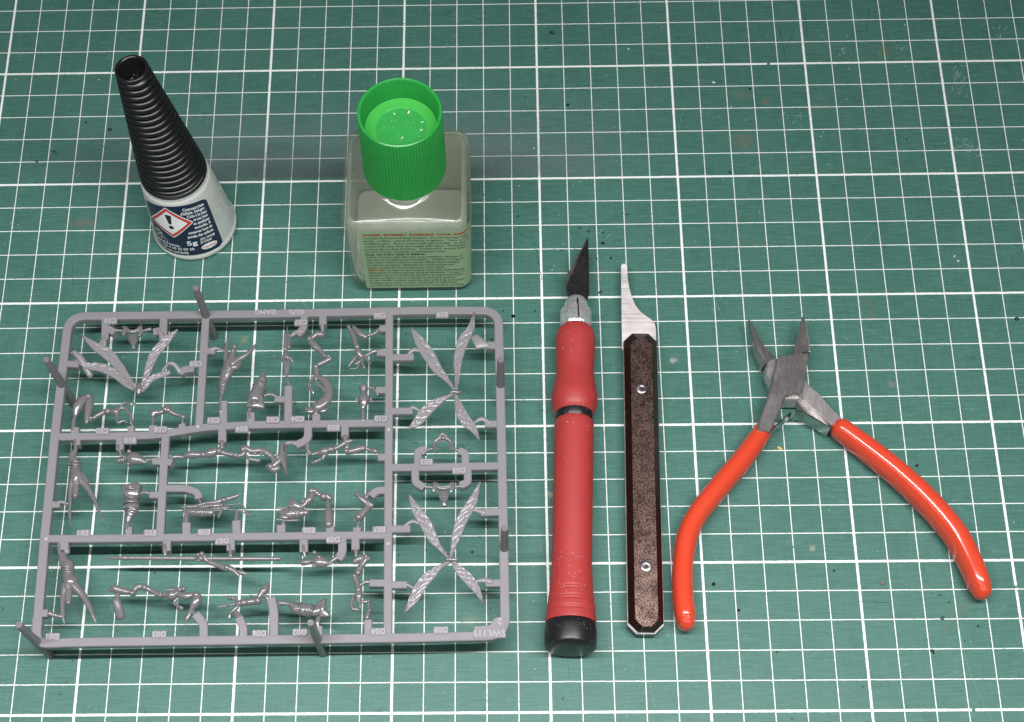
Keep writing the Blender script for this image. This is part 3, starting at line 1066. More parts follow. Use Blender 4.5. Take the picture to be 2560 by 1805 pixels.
def arch(mb):
    T(mb, EE, ((370, 195, 6), (360, 150, 9), (380, 115, 14), (425, 100, 15), (470, 115, 14), (490, 150, 9), (482, 185, 6)))
    T(mb, EE, ((378, 190, 3), (375, 150, 4), (395, 128, 4), (425, 120, 4), (455, 130, 4), (472, 155, 4), (472, 180, 3)), .6)
    T(mb, EE, ((395, 95, 9), (425, 70, 11), (455, 95, 9)), .2)
    T(mb, EE, ((412, 100, 3), (425, 82, 3), (440, 100, 3)), 1.0)
    T(mb, EE, ((350, 178, 7), (305, 192, 11), (285, 215, 13)), -.2)
    T(mb, EE, ((490, 175, 7), (530, 190, 12), (575, 215, 10)), -.2)


part('neck_crest', arch)


# stand-off gates as folded fins
for c, pts, dz in ((A, ((700, 620, 16), (705, 680, 14)), .6), (A, ((733, 605, 30), (735, 655, 22)), .2), (A, ((1290, 520, 26), (1315, 570, 30), (1330, 600, 22)), .4), (A, ((1298, 545, 13), (1304, 612, 16)), .9),
                   (A, ((430, 735, 25, 1.0), (500, 810, 40, .2), (585, 960, 32, -1.6)), 0), (B, ((300, 610, 22), (350, 590, 22), (400, 600, 12), (455, 622, 11)), .3),
                   (C7, ((120, 455, 12), (180, 415, 30), (250, 405, 35)), -.2), (C7, ((475, 320, 24), (478, 370, 20), (478, 405, 18)), -.1), (H, ((400, 250, 35), (345, 235, 24), (270, 252, 22)), 0)):
    mb = MB(); T(mb, c, pts, dz); make('gate_fin', mb, SPRUE, sprue, angle=50)


def fins(c, lst, name='gate_fin'):
    mb = MB()
    for poly, z in lst:
        PL(mb, c, poly, z, 1.0, .25)
    return make(name, mb, SPRUE, sprue, angle=50)


fins(D, [(((875, 412), (925, 385), (955, 388), (1075, 488), (1060, 508), (935, 530)), .9)])

# wing set C09
mb = MB(); T(mb, A, ((1085, 1060, 22), (1088, 1110, 34), (1080, 1145, 22))); T(mb, A, ((1040, 1110, 14), (1085, 1110, 26), (1130, 1125, 12)))
hub = make('wing_joint', mb, SPRUE_GLOSS, sprue, angle=60)
wing(hub, A, ((500, 560, 5), (640, 668, 46), (760, 745, 62), (880, 870, 46), (1000, 1030, 26), (1078, 1110, 14)), 1.0, 1)
wing(hub, A, ((412, 805, 5), (560, 868, 36), (700, 885, 48), (850, 955, 48), (960, 1060, 30), (1070, 1125, 16)), .6, 2)
wing(hub, A, ((1475, 500, 6), (1360, 612, 44), (1245, 740, 50), (1185, 880, 40), (1145, 1000, 26), (1098, 1095, 14)), 1.2, 3)
wing(hub, A, ((1400, 935, 20), (1300, 962, 30), (1210, 1000, 32), (1150, 1080, 22), (1105, 1125, 12)), .4, 4)
mb = MB(); T(mb, A, ((1320, 925, 12, .2), (1360, 870, 16, .8), (1400, 845, 22, 1.2), (1450, 865, 26, .8), (1500, 935, 30, -.2)))
make('gate_fin', mb, SPRUE, sprue)

# winged set E09 and D08
mb = MB(); T(mb, D, ((680, 975, 18), (715, 970, 26), (755, 975, 20), (785, 962, 6)))
hub = make('wing_joint', mb, SPRUE_GLOSS, sprue, angle=60)
wing(hub, D, ((268, 315, 5), (350, 440, 48), (440, 580, 66), (540, 740, 52), (640, 850, 26), (708, 945, 13)), .8, 5)
wing(hub, D, ((915, 155, 5), (880, 320, 38), (800, 460, 56), (750, 640, 46), (742, 800, 30), (730, 945, 13)), .8, 6)
wing(hub, D, ((245, 1345, 6), (340, 1270, 48), (430, 1160, 58), (530, 1080, 46), (620, 1030, 22), (700, 990, 13)), .5, 7)
wing(hub, D, ((965, 1455, 6), (900, 1340, 42), (820, 1255, 58), (768, 1150, 48), (738, 1050, 28), (715, 990, 13)), .5, 8)
mb = MB(); T(mb, EE, ((455, 982, 12), (485, 978, 17), (522, 982, 12)))
hub = make('wing_joint', mb, SPRUE_GLOSS, sprue, angle=60)
wing(hub, EE, ((180, 508, 4), (235, 620, 34), (300, 720, 42), (350, 820, 36), (400, 890, 20), (465, 965, 9)), .8, 9)
wing(hub, EE, ((697, 415, 4), (640, 560, 33), (570, 680, 40), (525, 800, 32), (500, 900, 18), (482, 968, 9)), .8, 10)
wing(hub, EE, ((150, 1362, 4), (210, 1270, 33), (280, 1150, 40), (350, 1080, 32), (410, 1030, 17), (475, 998, 9)), .5, 11)
wing(hub, EE, ((715, 1295, 4), (670, 1200, 27), (610, 1120, 38), (550, 1060, 34), (512, 1020, 20), (490, 992, 9)), .5, 12)
for c, lst in ((D, (((215, 620, 10), (300, 545, 24), (375, 565, 8)), ((245, 1165, 8), (290, 1128, 20), (370, 1165, 10)), ((1070, 1280, 14), (985, 1245, 26), (910, 1285, 8)))),
               (EE, (((130, 750, 8), (200, 705, 14), (250, 718, 8)), ((720, 640, 20), (680, 628, 16), (630, 620, 10)), ((165, 1160, 12), (220, 1188, 7)), ((770, 1140, 24), (720, 1130, 20), (660, 1138, 9))))):
    for pts in lst:
        mb = MB(); T(mb, c, pts, .3, zr=.8); make('gate_fin', mb, SPRUE, sprue)


MULTI = []


def multi(name, c, tubes, extra=None, balls=(), bands=()):
    mb = MB()
    for t in tubes:
        kw = {}
        if isinstance(t, dict):
            kw = {k: v for k, v in t.items() if k != 'p'}
            t = t['p']
        T(mb, c, t, **kw)
    for (x, y, r) in balls:
        z = ZP + .4
        q = pt(c, x, y, z)
        ball(mb, (q[0], q[1], z), r / c[2] * mmpp(z), 1, 12)
    for (x0, y0, x1, y1, r) in bands:
        # band across a body: half hoop standing over it
        xm, ym = (x0 + x1) / 2, (y0 + y1) / 2
        hw = math.hypot(x1 - x0, y1 - y0) / 2 / c[2] * mmpp(ZP)
        pts = []
        for a in np.linspace(0.12, math.pi - 0.12, 9):
            f = (1 - math.cos(a)) / 2
            z = ZP + math.sin(a) * hw * 1.07
            q0 = pt(c, x0, y0, ZP); q1 = pt(c, x1, y1, ZP)
            m_ = (q0 + q1) / 2
            q = m_ + (q0 - m_) * math.cos(a)
            pts.append((q[0], q[1], z, r * 1.6 / c[2] * mmpp(ZP)))
        sweep(mb, pts, 6, 1, 2, 1, 1)
    if extra:
        extra(mb)
    o_ = make(name, mb, SPRUE_GLOSS, sprue, angle=60)
    MULTI.append(o_)
    return o_


multi('insect_arm', A, [
    ((415, 1530, 20), (422, 1440, 20), (432, 1390, 16)), ((440, 1365, 28), (462, 1290, 50), (520, 1215, 42), (572, 1172, 24)),
    ((592, 1180, 26), (580, 1270, 42), (565, 1370, 34), (552, 1440, 20)), ((590, 1415, 24), (620, 1400, 20), (680, 1362, 24), (750, 1330, 26)),
    ((765, 1335, 36), (800, 1330, 24), (850, 1335, 36), (880, 1305, 24)), ((880, 1300, 17), (950, 1300, 16), (972, 1340, 15), (1000, 1372, 15), (1002, 1450, 17)),
    ((890, 1290, 14), (930, 1245, 13), (970, 1252, 13), (1008, 1268, 13), (1035, 1246, 9)), ((858, 1350, 26), (862, 1400, 14), (872, 1445, 15), (925, 1425, 13), (960, 1442, 9))],
    balls=((572, 1178, 34), (600, 1400, 26), (768, 1330, 40)))
multi('insect_forearm', A, [((1218, 1480, 14), (1225, 1400, 16)), ((1225, 1370, 30), (1240, 1345, 36), (1300, 1340, 26), (1345, 1315, 30)),
                            ((1375, 1300, 38), (1420, 1345, 26), (1500, 1372, 20), (1530, 1385, 28)), ((1525, 1400, 16), (1525, 1450, 14))], balls=((1350, 1312, 38), (1380, 1318, 34)))

multi('insect_torso', B, [
    ((415, 1300, 24), (412, 1180, 20), (425, 1090, 20)), {'p': ((425, 1085, 26), (438, 1000, 46), (452, 940, 50), (475, 880, 66), (500, 820, 72), (505, 760, 58), (545, 700, 40)), 'zr': .8},
    ((530, 700, 28), (552, 640, 34), (572, 570, 30)), ((475, 790, 32), (468, 690, 26), (478, 580, 24), (494, 460, 8)),
    ((540, 770, 44), (610, 715, 36), (700, 662, 26), (780, 582, 20), (835, 520, 7)), ((520, 810, 50), (590, 795, 36), (645, 742, 8))],
    balls=((500, 765, 34), (552, 620, 30), (570, 570, 30)),
    bands=((440, 850, 560, 870, 7), (445, 830, 565, 850, 5), (400, 950, 505, 965, 6), (400, 1045, 470, 1060, 6), (408, 1010, 470, 1020, 9), (530, 700, 555, 745, 5), (550, 695, 572, 738, 5), (570, 690, 590, 730, 5)))


def square_end(mb, c, poly, hx, hy, rx, ry, z=1.9):
    PL(mb, c, poly, z, 1.8, .4)
    n = 14
    pts = []
    for k in range(n + 1):
        a = 2 * math.pi * k / n
        pts.append((hx + rx * math.cos(a), hy + ry * math.sin(a), 7))
    T(mb, c, pts, z + .1, sub=1, n=6, cap=1)
    PL(mb, c, [(hx + rx * .55 * sx, hy + ry * .5 * sy) for sx, sy in ((-1, -1), (1, -1), (1, 1), (-1, 1))], z + .25, .5, .1)


multi('insect_abdomen', B, [((892, 880, 28), (885, 930, 46), (868, 980, 58), (850, 1030, 68)), ((840, 1040, 70), (825, 1090, 76), (800, 1160, 84)),
                            ((742, 1395, 24), (738, 1310, 26), (742, 1240, 22)), ((908, 1122, 16), (975, 1105, 24), (1050, 1140, 18))],
      extra=lambda mb: square_end(mb, B, ((745, 1110), (780, 1100), (880, 1100), (892, 1150), (905, 1255), (800, 1245), (690, 1238), (715, 1160)), 790, 1190, 45, 26),
      bands=((838, 930, 925, 965, 7), (800, 985, 920, 1040, 8), (780, 1010, 918, 1065, 7)))
multi('insect_rifle', B, [((1162, 350, 5), (1158, 480, 10), (1150, 660, 11)), ((1136, 430, 14), (1138, 600, 22)), ((1182, 425, 14), (1182, 580, 18)), ((1085, 690, 12), (1130, 688, 24), (1195, 700, 24), (1222, 742, 10)),
                          ((1110, 720, 18), (1140, 760, 28), (1150, 860, 22), (1152, 910, 10)), ((1175, 720, 20), (1170, 800, 26), (1155, 890, 14)), ((1158, 915, 14), (1172, 980, 24), (1186, 1065, 12))],
      balls=((1100, 690, 18), (1140, 685, 18), (1190, 705, 20)))
multi('insect_gun_arm', C7, [((470, 435, 40), (410, 435, 36), (345, 480, 34)), ((335, 490, 34), (385, 555, 42), (450, 615, 32), (500, 670, 28), (545, 682, 30)),
                             ((560, 705, 32), (485, 748, 32), (405, 785, 26)), ((405, 800, 36), (412, 870, 34), (405, 935, 26)), ((372, 925, 15), (330, 975, 16), (325, 1020, 15), (370, 1075, 17), (372, 1100, 9)),
                             ((402, 940, 16), (412, 985, 16), (438, 1010, 15), (480, 1035, 15), (495, 1070, 12)),
                             {'p': ((430, 910, 26), (500, 955, 45), (545, 1040, 52), (545, 1120, 55), (510, 1180, 60), (430, 1240, 64)), 'zr': .7},
                             ((402, 1235, 26), (402, 1330, 38))],
      extra=lambda mb: PL(mb, C7, ((268, 1250), (375, 1235), (480, 1228), (545, 1262), (505, 1300), (310, 1312)), -.3, 1.2),
      balls=((335, 482, 38), (545, 685, 34), (405, 795, 38)))
multi('insect_claw_arm', C7, [((770, 352, 22), (820, 440, 30), (855, 555, 28)), ((828, 350, 18), (880, 410, 38), (960, 460, 34)), ((985, 445, 18), (1050, 428, 20), (1115, 375, 22)),
                              ((868, 585, 32), (885, 640, 45), (915, 680, 32)), ((920, 650, 18), (970, 700, 16), (1012, 758, 10)), ((900, 690, 18), (920, 740, 16), (945, 805, 14)),
                              ((850, 690, 24), (810, 740, 18), (765, 795, 7)), ((855, 765, 24), (900, 735, 22)), ((895, 770, 8), (855, 812, 7), (792, 820, 6)), ((960, 680, 10), (1010, 645, 24), (1070, 620, 26), (1125, 612, 10))],
      balls=((772, 352, 26), (868, 575, 36), (1005, 425, 18), (930, 720, 17)))
multi('insect_head', C7, [((940, 1005, 22), (938, 1050, 42)), {'p': ((940, 1100, 38), (940, 1160, 66), (940, 1215, 48), (935, 1255, 24)), 'zr': .8}, ((935, 1275, 20), (935, 1390, 30), (936, 1440, 9)),
                          ((985, 1042, 10), (1040, 1035, 20), (1100, 1110, 12))],
      balls=((862, 1162, 18), (1022, 1160, 20), (940, 1150, 36)), bands=((890, 1050, 985, 1050, 7), (895, 1030, 980, 1030, 6), (885, 1200, 995, 1200, 5)))

multi('insect_torso', F, [((520, 200, 24), (520, 320, 22)), {'p': ((495, 345, 42), (482, 400, 42), (505, 455, 52), (520, 510, 58), (520, 560, 60), (540, 630, 82), (525, 690, 66), (520, 740, 40)), 'zr': .8},
                          ((530, 700, 36), (520, 800, 38), (515, 860, 34)), ((482, 680, 40), (458, 800, 24), (452, 1000, 19), (450, 1100, 15), (465, 1212, 6)),
                          ((565, 655, 60), (660, 760, 40), (740, 900, 25), (790, 1020, 18), (848, 1145, 6)), ((300, 950, 26), (345, 930, 28), (440, 955, 11)), ((600, 620, 40), (650, 680, 24), (680, 715, 8))],
      balls=((525, 603, 36), (515, 850, 30), (495, 458, 22)),
      bands=((450, 500, 580, 520, 7), (455, 470, 585, 470, 7), (455, 530, 575, 540, 6), (468, 650, 480, 700, 5), (552, 630, 580, 680, 5), (572, 620, 600, 665, 5), (590, 610, 615, 650, 5)))
multi('insect_head', F, [((1030, 440, 28), (1085, 430, 32)), {'p': ((1120, 405, 30), (1200, 410, 76), (1275, 425, 62), (1340, 452, 24)), 'zr': .75}, ((1030, 270, 30), (1045, 320, 24), (1062, 375, 12)), ((1350, 450, 14), (1395, 425, 18), (1440, 430, 26))],
      balls=((1155, 330, 30), (1148, 478, 30)), bands=((1048, 400, 1048, 470, 6), (1075, 390, 1078, 470, 6), (1170, 350, 1240, 400, 5), (1160, 370, 1230, 430, 5), (1165, 400, 1200, 460, 5), (1120, 370, 1120, 450, 6)))
multi('insect_abdomen', F, [{'p': ((1170, 735, 100), (1185, 800, 95), (1180, 870, 78), (1185, 930, 66)), 'zr': .6, 'cap': 0}, {'p': ((1188, 950, 80), (1190, 985, 84), (1188, 1015, 80)), 'zr': .7}, {'p': ((1180, 1030, 66), (1165, 1090, 52), (1142, 1155, 30)), 'zr': .8},
                            ((1138, 1170, 24), (1135, 1250, 34), (1130, 1335, 16)), ((1275, 840, 14), (1340, 815, 26), (1440, 840, 12))],
      extra=lambda mb: PL(mb, F, ((1048, 722), (1160, 712), (1290, 702), (1272, 780), (1262, 850), (1110, 860), (1070, 800)), 1.75, 3.0, .3) and PL(mb, F, ((1140, 725), (1192, 722), (1190, 748), (1142, 752)), 2.0, .4, .1),
      bands=((1100, 800, 1265, 800, 8), (1095, 960, 1272, 955, 9), (1105, 1025, 1270, 1020, 8), (1110, 1050, 1240, 1045, 6), (1112, 1080, 1220, 1075, 6), (1115, 1110, 1205, 1105, 6), (1120, 900, 1250, 895, 7)))

multi('insect_leg', G, [((215, 450, 14), (290, 418, 32), (395, 418, 18)), ((430, 400, 34), (500, 390, 48), (580, 390, 36), (640, 385, 32)), ((665, 385, 38), (740, 370, 56), (835, 338, 42)), ((865, 345, 46), (930, 372, 30), (1040, 392, 34)),
                        ((885, 240, 38), (885, 300, 26)), ((1070, 400, 38), (1130, 400, 28), (1165, 370, 34)), ((1150, 325, 36), (1190, 310, 42), (1280, 345, 36), (1380, 335, 42), (1460, 370, 44), (1530, 430, 34), (1545, 500, 30)),
                        ((1195, 400, 18), (1232, 440, 22), (1350, 462, 24)), ((1480, 540, 40), (1540, 580, 40), (1590, 560, 40)), ((1500, 560, 40), (1600, 470, 44), (1660, 380, 38)),
                        ((1655, 250, 20), (1640, 340, 34), (1650, 440, 42), (1685, 540, 30), (1695, 625, 14))],
      balls=((650, 388, 40), (850, 345, 50), (1060, 395, 42), (1500, 540, 46), (1240, 355, 26), (1310, 370, 26), (1380, 378, 24), (1590, 425, 36)),
      extra=lambda mb: PL(mb, G, ((1690, 235), (1700, 400), (1705, 620), (1692, 630), (1680, 400), (1672, 240)), 1.2, 2.4, .2))


def rifle8(mb):
    for t in (((370, 1052, 9), (480, 1045, 20), (565, 1040, 20)), ((600, 1050, 14), (740, 1038, 26), (850, 1030, 28)), ((575, 1028, 16), (700, 1000, 22), (820, 990, 34), (910, 955, 36)),
              ((930, 955, 26), (1050, 918, 25), (1120, 882, 13)), ((870, 1030, 22), (880, 1080, 20), (845, 1172, 18)), ((570, 885, 14), (610, 990, 12)), ((435, 1150, 28), (432, 1220, 34), (425, 1300, 22)), ((1072, 1120, 28), (1062, 1265, 22)),
              ((760, 1075, 16), (960, 1060, 18)), ((955, 1025, 8), (1050, 1015, 9), (1140, 1018, 9), (1180, 1100, 9), (1205, 1135, 10), (1260, 1178, 5)), ((960, 1085, 8), (1060, 1088, 9), (1130, 1105, 10), (1200, 1145, 10))):
        T(mb, G, t)
    T(mb, G, ((415, 1098, 26), (500, 1110, 50), (620, 1115, 60), (745, 1115, 48)), zr=.8)
    PL(mb, G, ((900, 1025), (965, 1020), (950, 1085), (895, 1085)), .2, .8)


multi('insect_rifle', G, [], extra=rifle8, balls=((910, 962, 40), (745, 1035, 30), (705, 1003, 26), (878, 1030, 26), (850, 1165, 18)),
      bands=((500, 1065, 500, 1160, 6), (555, 1060, 530, 1170, 6), (600, 1060, 580, 1172, 6), (640, 1060, 615, 1175, 6), (680, 1065, 665, 1170, 6), (715, 1070, 705, 1165, 6)))
multi('insect_arm', H, [((550, 270, 38), (555, 330, 28), (600, 380, 20)), ((610, 385, 20), (680, 368, 26), (755, 350, 54), (830, 325, 42)), ((870, 325, 32), (960, 280, 28), (1020, 240, 30)), ((1040, 225, 34), (1100, 215, 26), (1130, 210, 12)),
                        ((1050, 350, 36), (1120, 342, 40), (1240, 308, 42), (1300, 310, 22), (1340, 330, 20), (1410, 345, 34)), ((1030, 170, 38), (1030, 215, 30)), ((765, 400, 30), (730, 440, 20), (650, 475, 20), (615, 495, 22)), ((1060, 240, 30), (1050, 300, 34))],
      balls=((835, 325, 46), (865, 320, 38), (1045, 345, 42), (580, 378, 22), (740, 440, 24), (615, 490, 24)))


def gun6(mb):
    T(mb, H, ((230, 1120, 42), (320, 1130, 78), (430, 1120, 74), (530, 1115, 38)), zr=.7)
    T(mb, H, ((150, 1205, 8), (300, 1222, 15), (440, 1215, 10)))
    T(mb, H, ((165, 1062, 10), (320, 1062, 12))); T(mb, H, ((165, 1100, 8), (300, 1100, 12)))
    PL(mb, H, ((200, 1140), (300, 1140), (300, 1190), (200, 1190)), 1.2, 1.6)
    PL(mb, H, ((320, 915), (380, 950), (505, 1042), (430, 1062), (305, 1052)), .6, .8)
    T(mb, H, ((330, 940, 7), (490, 1040, 7)), .7); T(mb, H, ((345, 980, 8), (350, 1020, 8), (430, 1050, 8)), .8)
    T(mb, H, ((480, 1050, 26), (530, 1000, 34), (570, 960, 46), (605, 905, 40)))
    T(mb, H, ((600, 850, 48), (650, 862, 42), (720, 905, 34), (760, 930, 38)))
    T(mb, H, ((750, 935, 40), (790, 920, 50), (830, 940, 34)))
    T(mb, H, ((810, 985, 20), (815, 1060, 34))); T(mb, H, ((818, 1085, 42), (818, 1150, 54), (820, 1270, 56)), .4)
    T(mb, H, ((245, 1210, 26), (245, 1270, 30)), -.8)


multi('insect_weapon', H, [], extra=gun6, balls=((600, 850, 52), (640, 850, 44), (755, 920, 50), (490, 980, 24), (530, 950, 20), (380, 1133, 26)),
      bands=((320, 1060, 380, 1200, 7), (440, 1065, 390, 1190, 6), (400, 1070, 460, 1180, 6), (470, 1080, 455, 1170, 6), (510, 1085, 500, 1155, 6)))
multi('insect_leg', H, [((1330, 1045, 34), (1275, 1100, 46), (1205, 1175, 52)), ((1200, 1240, 20), (1185, 1300, 20)), ((1150, 1200, 12), (1140, 1215, 8)), ((1330, 870, 30), (1290, 930, 30))],
      extra=lambda mb: (PL(mb, H, ((1135, 882), (1190, 842), (1215, 885), (1350, 985), (1392, 1005), (1370, 1040), (1300, 1040), (1175, 915)), 1.5, 1.4), T(mb, H, ((1200, 900, 7), (1330, 1000, 7)), 1.6)),
      balls=((1335, 1045, 40), (1200, 1180, 52)))

multi('insect_torso', I, [((622, 150, 26), (605, 220, 22), (615, 295, 22)), {'p': ((640, 320, 42), (668, 390, 56), (712, 450, 74), (715, 520, 62), (722, 585, 66), (745, 640, 88), (725, 700, 68)), 'zr': .8}, ((735, 720, 34), (722, 800, 38), (718, 875, 36)),
                          ((680, 690, 44), (655, 830, 32), (650, 1000, 26), (670, 1138, 8)), ((780, 680, 62), (880, 790, 44), (960, 920, 32), (1012, 1040, 22), (1048, 1125, 6)), ((500, 1020, 34), (540, 1035, 26), (640, 1055, 22))],
      balls=((705, 625, 42), (720, 885, 34), (705, 440, 46)),
      bands=((640, 480, 770, 490, 9), (650, 510, 775, 515, 8), (660, 540, 775, 540, 6), (735, 690, 765, 640, 6), (755, 705, 785, 655, 6), (775, 715, 800, 670, 6), (655, 690, 668, 655, 5)))
mb = MB(); T(mb, I, ((690, 180, 36), (700, 280, 36)), -.4); make('gate_fin', mb, SPRUE, sprue)
mb = MB(); T(mb, I, ((1338, 1040, 54, 0), (1318, 960, 50, 1.4), (1292, 880, 46, 2.2)), .6, zr=.9); T(mb, I, ((1300, 860, 34), (1305, 800, 30)), .5); make('gate_post', mb, PINM, sprue)
multi('insect_leg', J, [((185, 680, 30), (240, 668, 50), (320, 690, 42), (430, 710, 34)), ((470, 720, 44), (485, 685, 32), (550, 640, 38), (595, 650, 34)), ((635, 655, 38), (700, 690, 30), (790, 740, 34)), ((840, 745, 26), (885, 745, 26), (950, 752, 62), (1020, 722, 44)),
                        ((890, 688, 16), (1000, 680, 17), (1050, 680, 30), (1110, 668, 32)), ((1060, 745, 36), (1150, 762, 44), (1215, 745, 30)), ((1240, 750, 40), (1285, 790, 58), (1250, 860, 54), (1220, 910, 34)), ((1215, 910, 26), (1160, 1030, 26), (1128, 1095, 8)),
                        ((1030, 790, 20), (985, 845, 18), (1030, 880, 18), (1080, 912, 26)), ((1215, 950, 26), (1260, 1005, 32))],
      balls=((455, 720, 42), (615, 652, 44), (815, 745, 42), (1110, 668, 34), (1030, 700, 24), (1100, 748, 26), (1160, 752, 24), (1270, 750, 46)))


def spear(mb):
    pts = [(45, 278, 3), (110, 277, 10), (200, 277, 18), (300, 278, 26), (345, 278, 28)]
    T(mb, J, pts); T(mb, J, ((355, 278, 32), (380, 278, 32)), cap=1)
    T(mb, J, ((385, 278, 25), (1240, 283, 26)), sub=8, n=16); T(mb, J, ((1225, 283, 31), (1245, 283, 31)), cap=1)
    T(mb, K, ((20, 284, 25), (500, 286, 26), (1005, 288, 26)), sub=8, n=16, cap=1)


multi('long_spear', J, [((1385, 290, 40), (1420, 330, 24), (1450, 338, 32)), ((875, 110, 26), (872, 160, 34), (875, 240, 22))], extra=spear, balls=((1290, 240, 28), (1340, 228, 34), (1325, 285, 40), (1300, 310, 24), (1370, 262, 28)))
multi('spear_arm', K, [((110, 325, 30), (240, 375, 34), (330, 410, 40)), ((350, 400, 38), (430, 440, 34), (480, 495, 22), (485, 528, 6)), ((490, 455, 26), (545, 470, 28), (598, 482, 8)), ((380, 120, 28), (385, 190, 26), (385, 250, 22))], balls=((340, 405, 42),))
multi('insect_arm', K, [((222, 900, 9), (340, 880, 18), (440, 862, 20)), ((480, 860, 34), (540, 845, 42)), ((560, 842, 36), (650, 832, 38), (720, 818, 48)), ((735, 790, 26), (770, 740, 36), (810, 690, 48), (850, 625, 32), (868, 602, 14)),
                        ((345, 762, 10), (380, 790, 20), (440, 790, 18), (485, 835, 20)), ((470, 900, 24), (400, 960, 18), (378, 990, 24), (370, 1040, 18)), {'p': ((435, 940, 16), (490, 1020, 44), (535, 1100, 44), (545, 1145, 14)), 'zr': .6}, ((790, 740, 20), (860, 790, 24))],
      balls=((548, 845, 44), (575, 842, 38), (730, 820, 50), (385, 785, 24), (385, 970, 24), (345, 875, 20)))
multi('insect_abdomen', L, [((155, 880, 12), (210, 850, 32), (325, 862, 18)), {'p': ((345, 870, 42), (395, 905, 66), (440, 925, 70)), 'zr': .8}, {'p': ((475, 925, 78), (520, 930, 84), (575, 940, 78)), 'zr': .75}, {'p': ((590, 945, 62), (640, 955, 60), (720, 930, 76)), 'zr': .7}, ((690, 1040, 26), (675, 1100, 34), (685, 1160, 20))],
      extra=lambda mb: square_end(mb, L, ((640, 870), (700, 815), (785, 780), (778, 830), (775, 900), (840, 1015), (745, 1020), (690, 1010), (690, 940)), 738, 905, 32, 44, 1.35),
      bands=((470, 850, 450, 1000, 8), (540, 860, 520, 1000, 6), (620, 880, 560, 1030, 8), (605, 870, 545, 1020, 6), (370, 830, 350, 920, 5), (410, 840, 385, 950, 5), (440, 850, 415, 970, 5), (640, 890, 585, 1035, 6)))
multi('insect_head', L, [((475, 335, 28), (520, 332, 36), (580, 325, 30)), {'p': ((605, 315, 30), (680, 322, 76), (770, 335, 58), (838, 345, 20)), 'zr': .75}, ((500, 130, 26), (505, 190, 28), (520, 265, 12)), ((840, 335, 14), (880, 305, 26), (925, 270, 28))],
      balls=((638, 212, 30), (638, 382, 30)), bands=((490, 300, 490, 370, 7), (510, 298, 510, 372, 5), (590, 280, 592, 360, 6), (660, 240, 730, 300, 5), (650, 270, 720, 340, 5), (655, 310, 690, 370, 5)))
multi('insect_arm', L, [((1160, 110, 26), (1162, 170, 28), (1165, 250, 18)), ((1150, 325, 34), (1205, 292, 48), (1285, 262, 26)), ((1300, 280, 40), (1235, 370, 38), (1190, 450, 40)), ((1150, 515, 36), (1175, 590, 32), (1195, 670, 38)), ((1198, 700, 44), (1200, 770, 48), (1195, 825, 28)),
                        ((1122, 780, 22), (1108, 850, 20), (1100, 888, 22), (1135, 925, 26), (1200, 930, 16)), ((1210, 825, 18), (1215, 900, 16)), ((1240, 830, 20), (1300, 832, 22), (1328, 828, 20), (1320, 900, 18), (1325, 940, 22), (1305, 1035, 36)), ((1215, 625, 16), (1290, 582, 28), (1360, 590, 14))],
      balls=((1290, 260, 34), (1320, 290, 28), (1190, 465, 42), (1140, 510, 30), (1195, 685, 46), (1320, 822, 22), (1332, 942, 24)))

for o_, l_ in zip(MULTI, ('bent insect arm with open three fingered hand', 'short bent forearm with ball joint', 'horned insect torso with canister on its back', 'tapering ringed abdomen with square socket', 'slim rifle gripped by a hand',
                        'zigzag arm holding a large curved gun', 'folded arm with claw hand and pistol', 'small insect head with round eyes', 'insect torso with two long curved horns, row E', 'wedge shaped insect head with two round eyes, row E',
                        'flared abdomen with belt and ringed tail', 'outstretched leg ending in a clawed foot', 'rifle with skeleton stock held by two arms', 'bent arm with knobbly fingers', 'ribbed weapon with arm and fin', 'lower leg with flat bar foot',
                        'insect torso with two long curved horns, row D', 'leg and twisted foot with claws', 'long thin spear', 'arm stretched out from the spear', 'arm with three spread fingers', 'ringed abdomen with flared pointed end', 'wedge shaped insect head with two round eyes, row D', 'zigzag arm with hooked fingers')):
    o_['label'] = l_

# ================================================================== GLUE BOTTLE (black ribbed cone)
GB = np.array([26.3, 181.5, 0.0])
glue = thing('glue_bottle', GB, 'small milky glue bottle with tall black ribbed conical cap and navy label', 'glue bottle')


def cone_r(z): return 14.8 - 3.0 * (z - 2) / 27.0


mb = MB()
lathe(mb, [(0, 14.4), (.25, 15.0), (.9, 15.2), (1.7, 15.1), (2.0, 14.85), (2.6, 14.7), (4, cone_r(4)), (10, cone_r(10)), (18, cone_r(18)), (26.5, cone_r(26.5)), (27.2, cone_r(27.2) - .15), (27.7, 11.35), (28.6, 11.3), (30.2, 10.6), (31, 9.5)], GB, n=96)
make('bottle_body', mb, MILKY, glue)
mb = MB()
prof = [(28.9, 10.6), (28.9, 11.35), (29.5, 11.45)]
nr = 20
z0, z1 = 29.8, 75.2
for i in range(nr):
    za = z0 + (z1 - z0) * i / nr
    dzr = (z1 - z0) / nr
    r0 = 11.35 + (5.15 - 11.35) * (za - 29.5) / 46.0
    prof += [(za + dzr * .02, r0 - .9), (za + dzr * .22, r0 - .95), (za + dzr * .34, r0 - .2), (za + dzr * .48, r0 + .07), (za + dzr * .66, r0 + .05), (za + dzr * .82, r0 - .14), (za + dzr * .93, r0 - .45)]
prof += [(75.4, 4.5), (75.6, 5.0), (76.2, 5.28), (76.8, 5.2), (77.1, 4.85), (77.05, 4.3), (76.4, 3.95), (70, 3.7), (69.6, 3.4), (69.6, .9), (74.2, .5), (74.6, .12)]
lathe(mb, prof, GB, n=72, ends=(True, True))
cap_o = make('ribbed_cap', mb, BLACKP, glue, angle=60)
mb = MB()
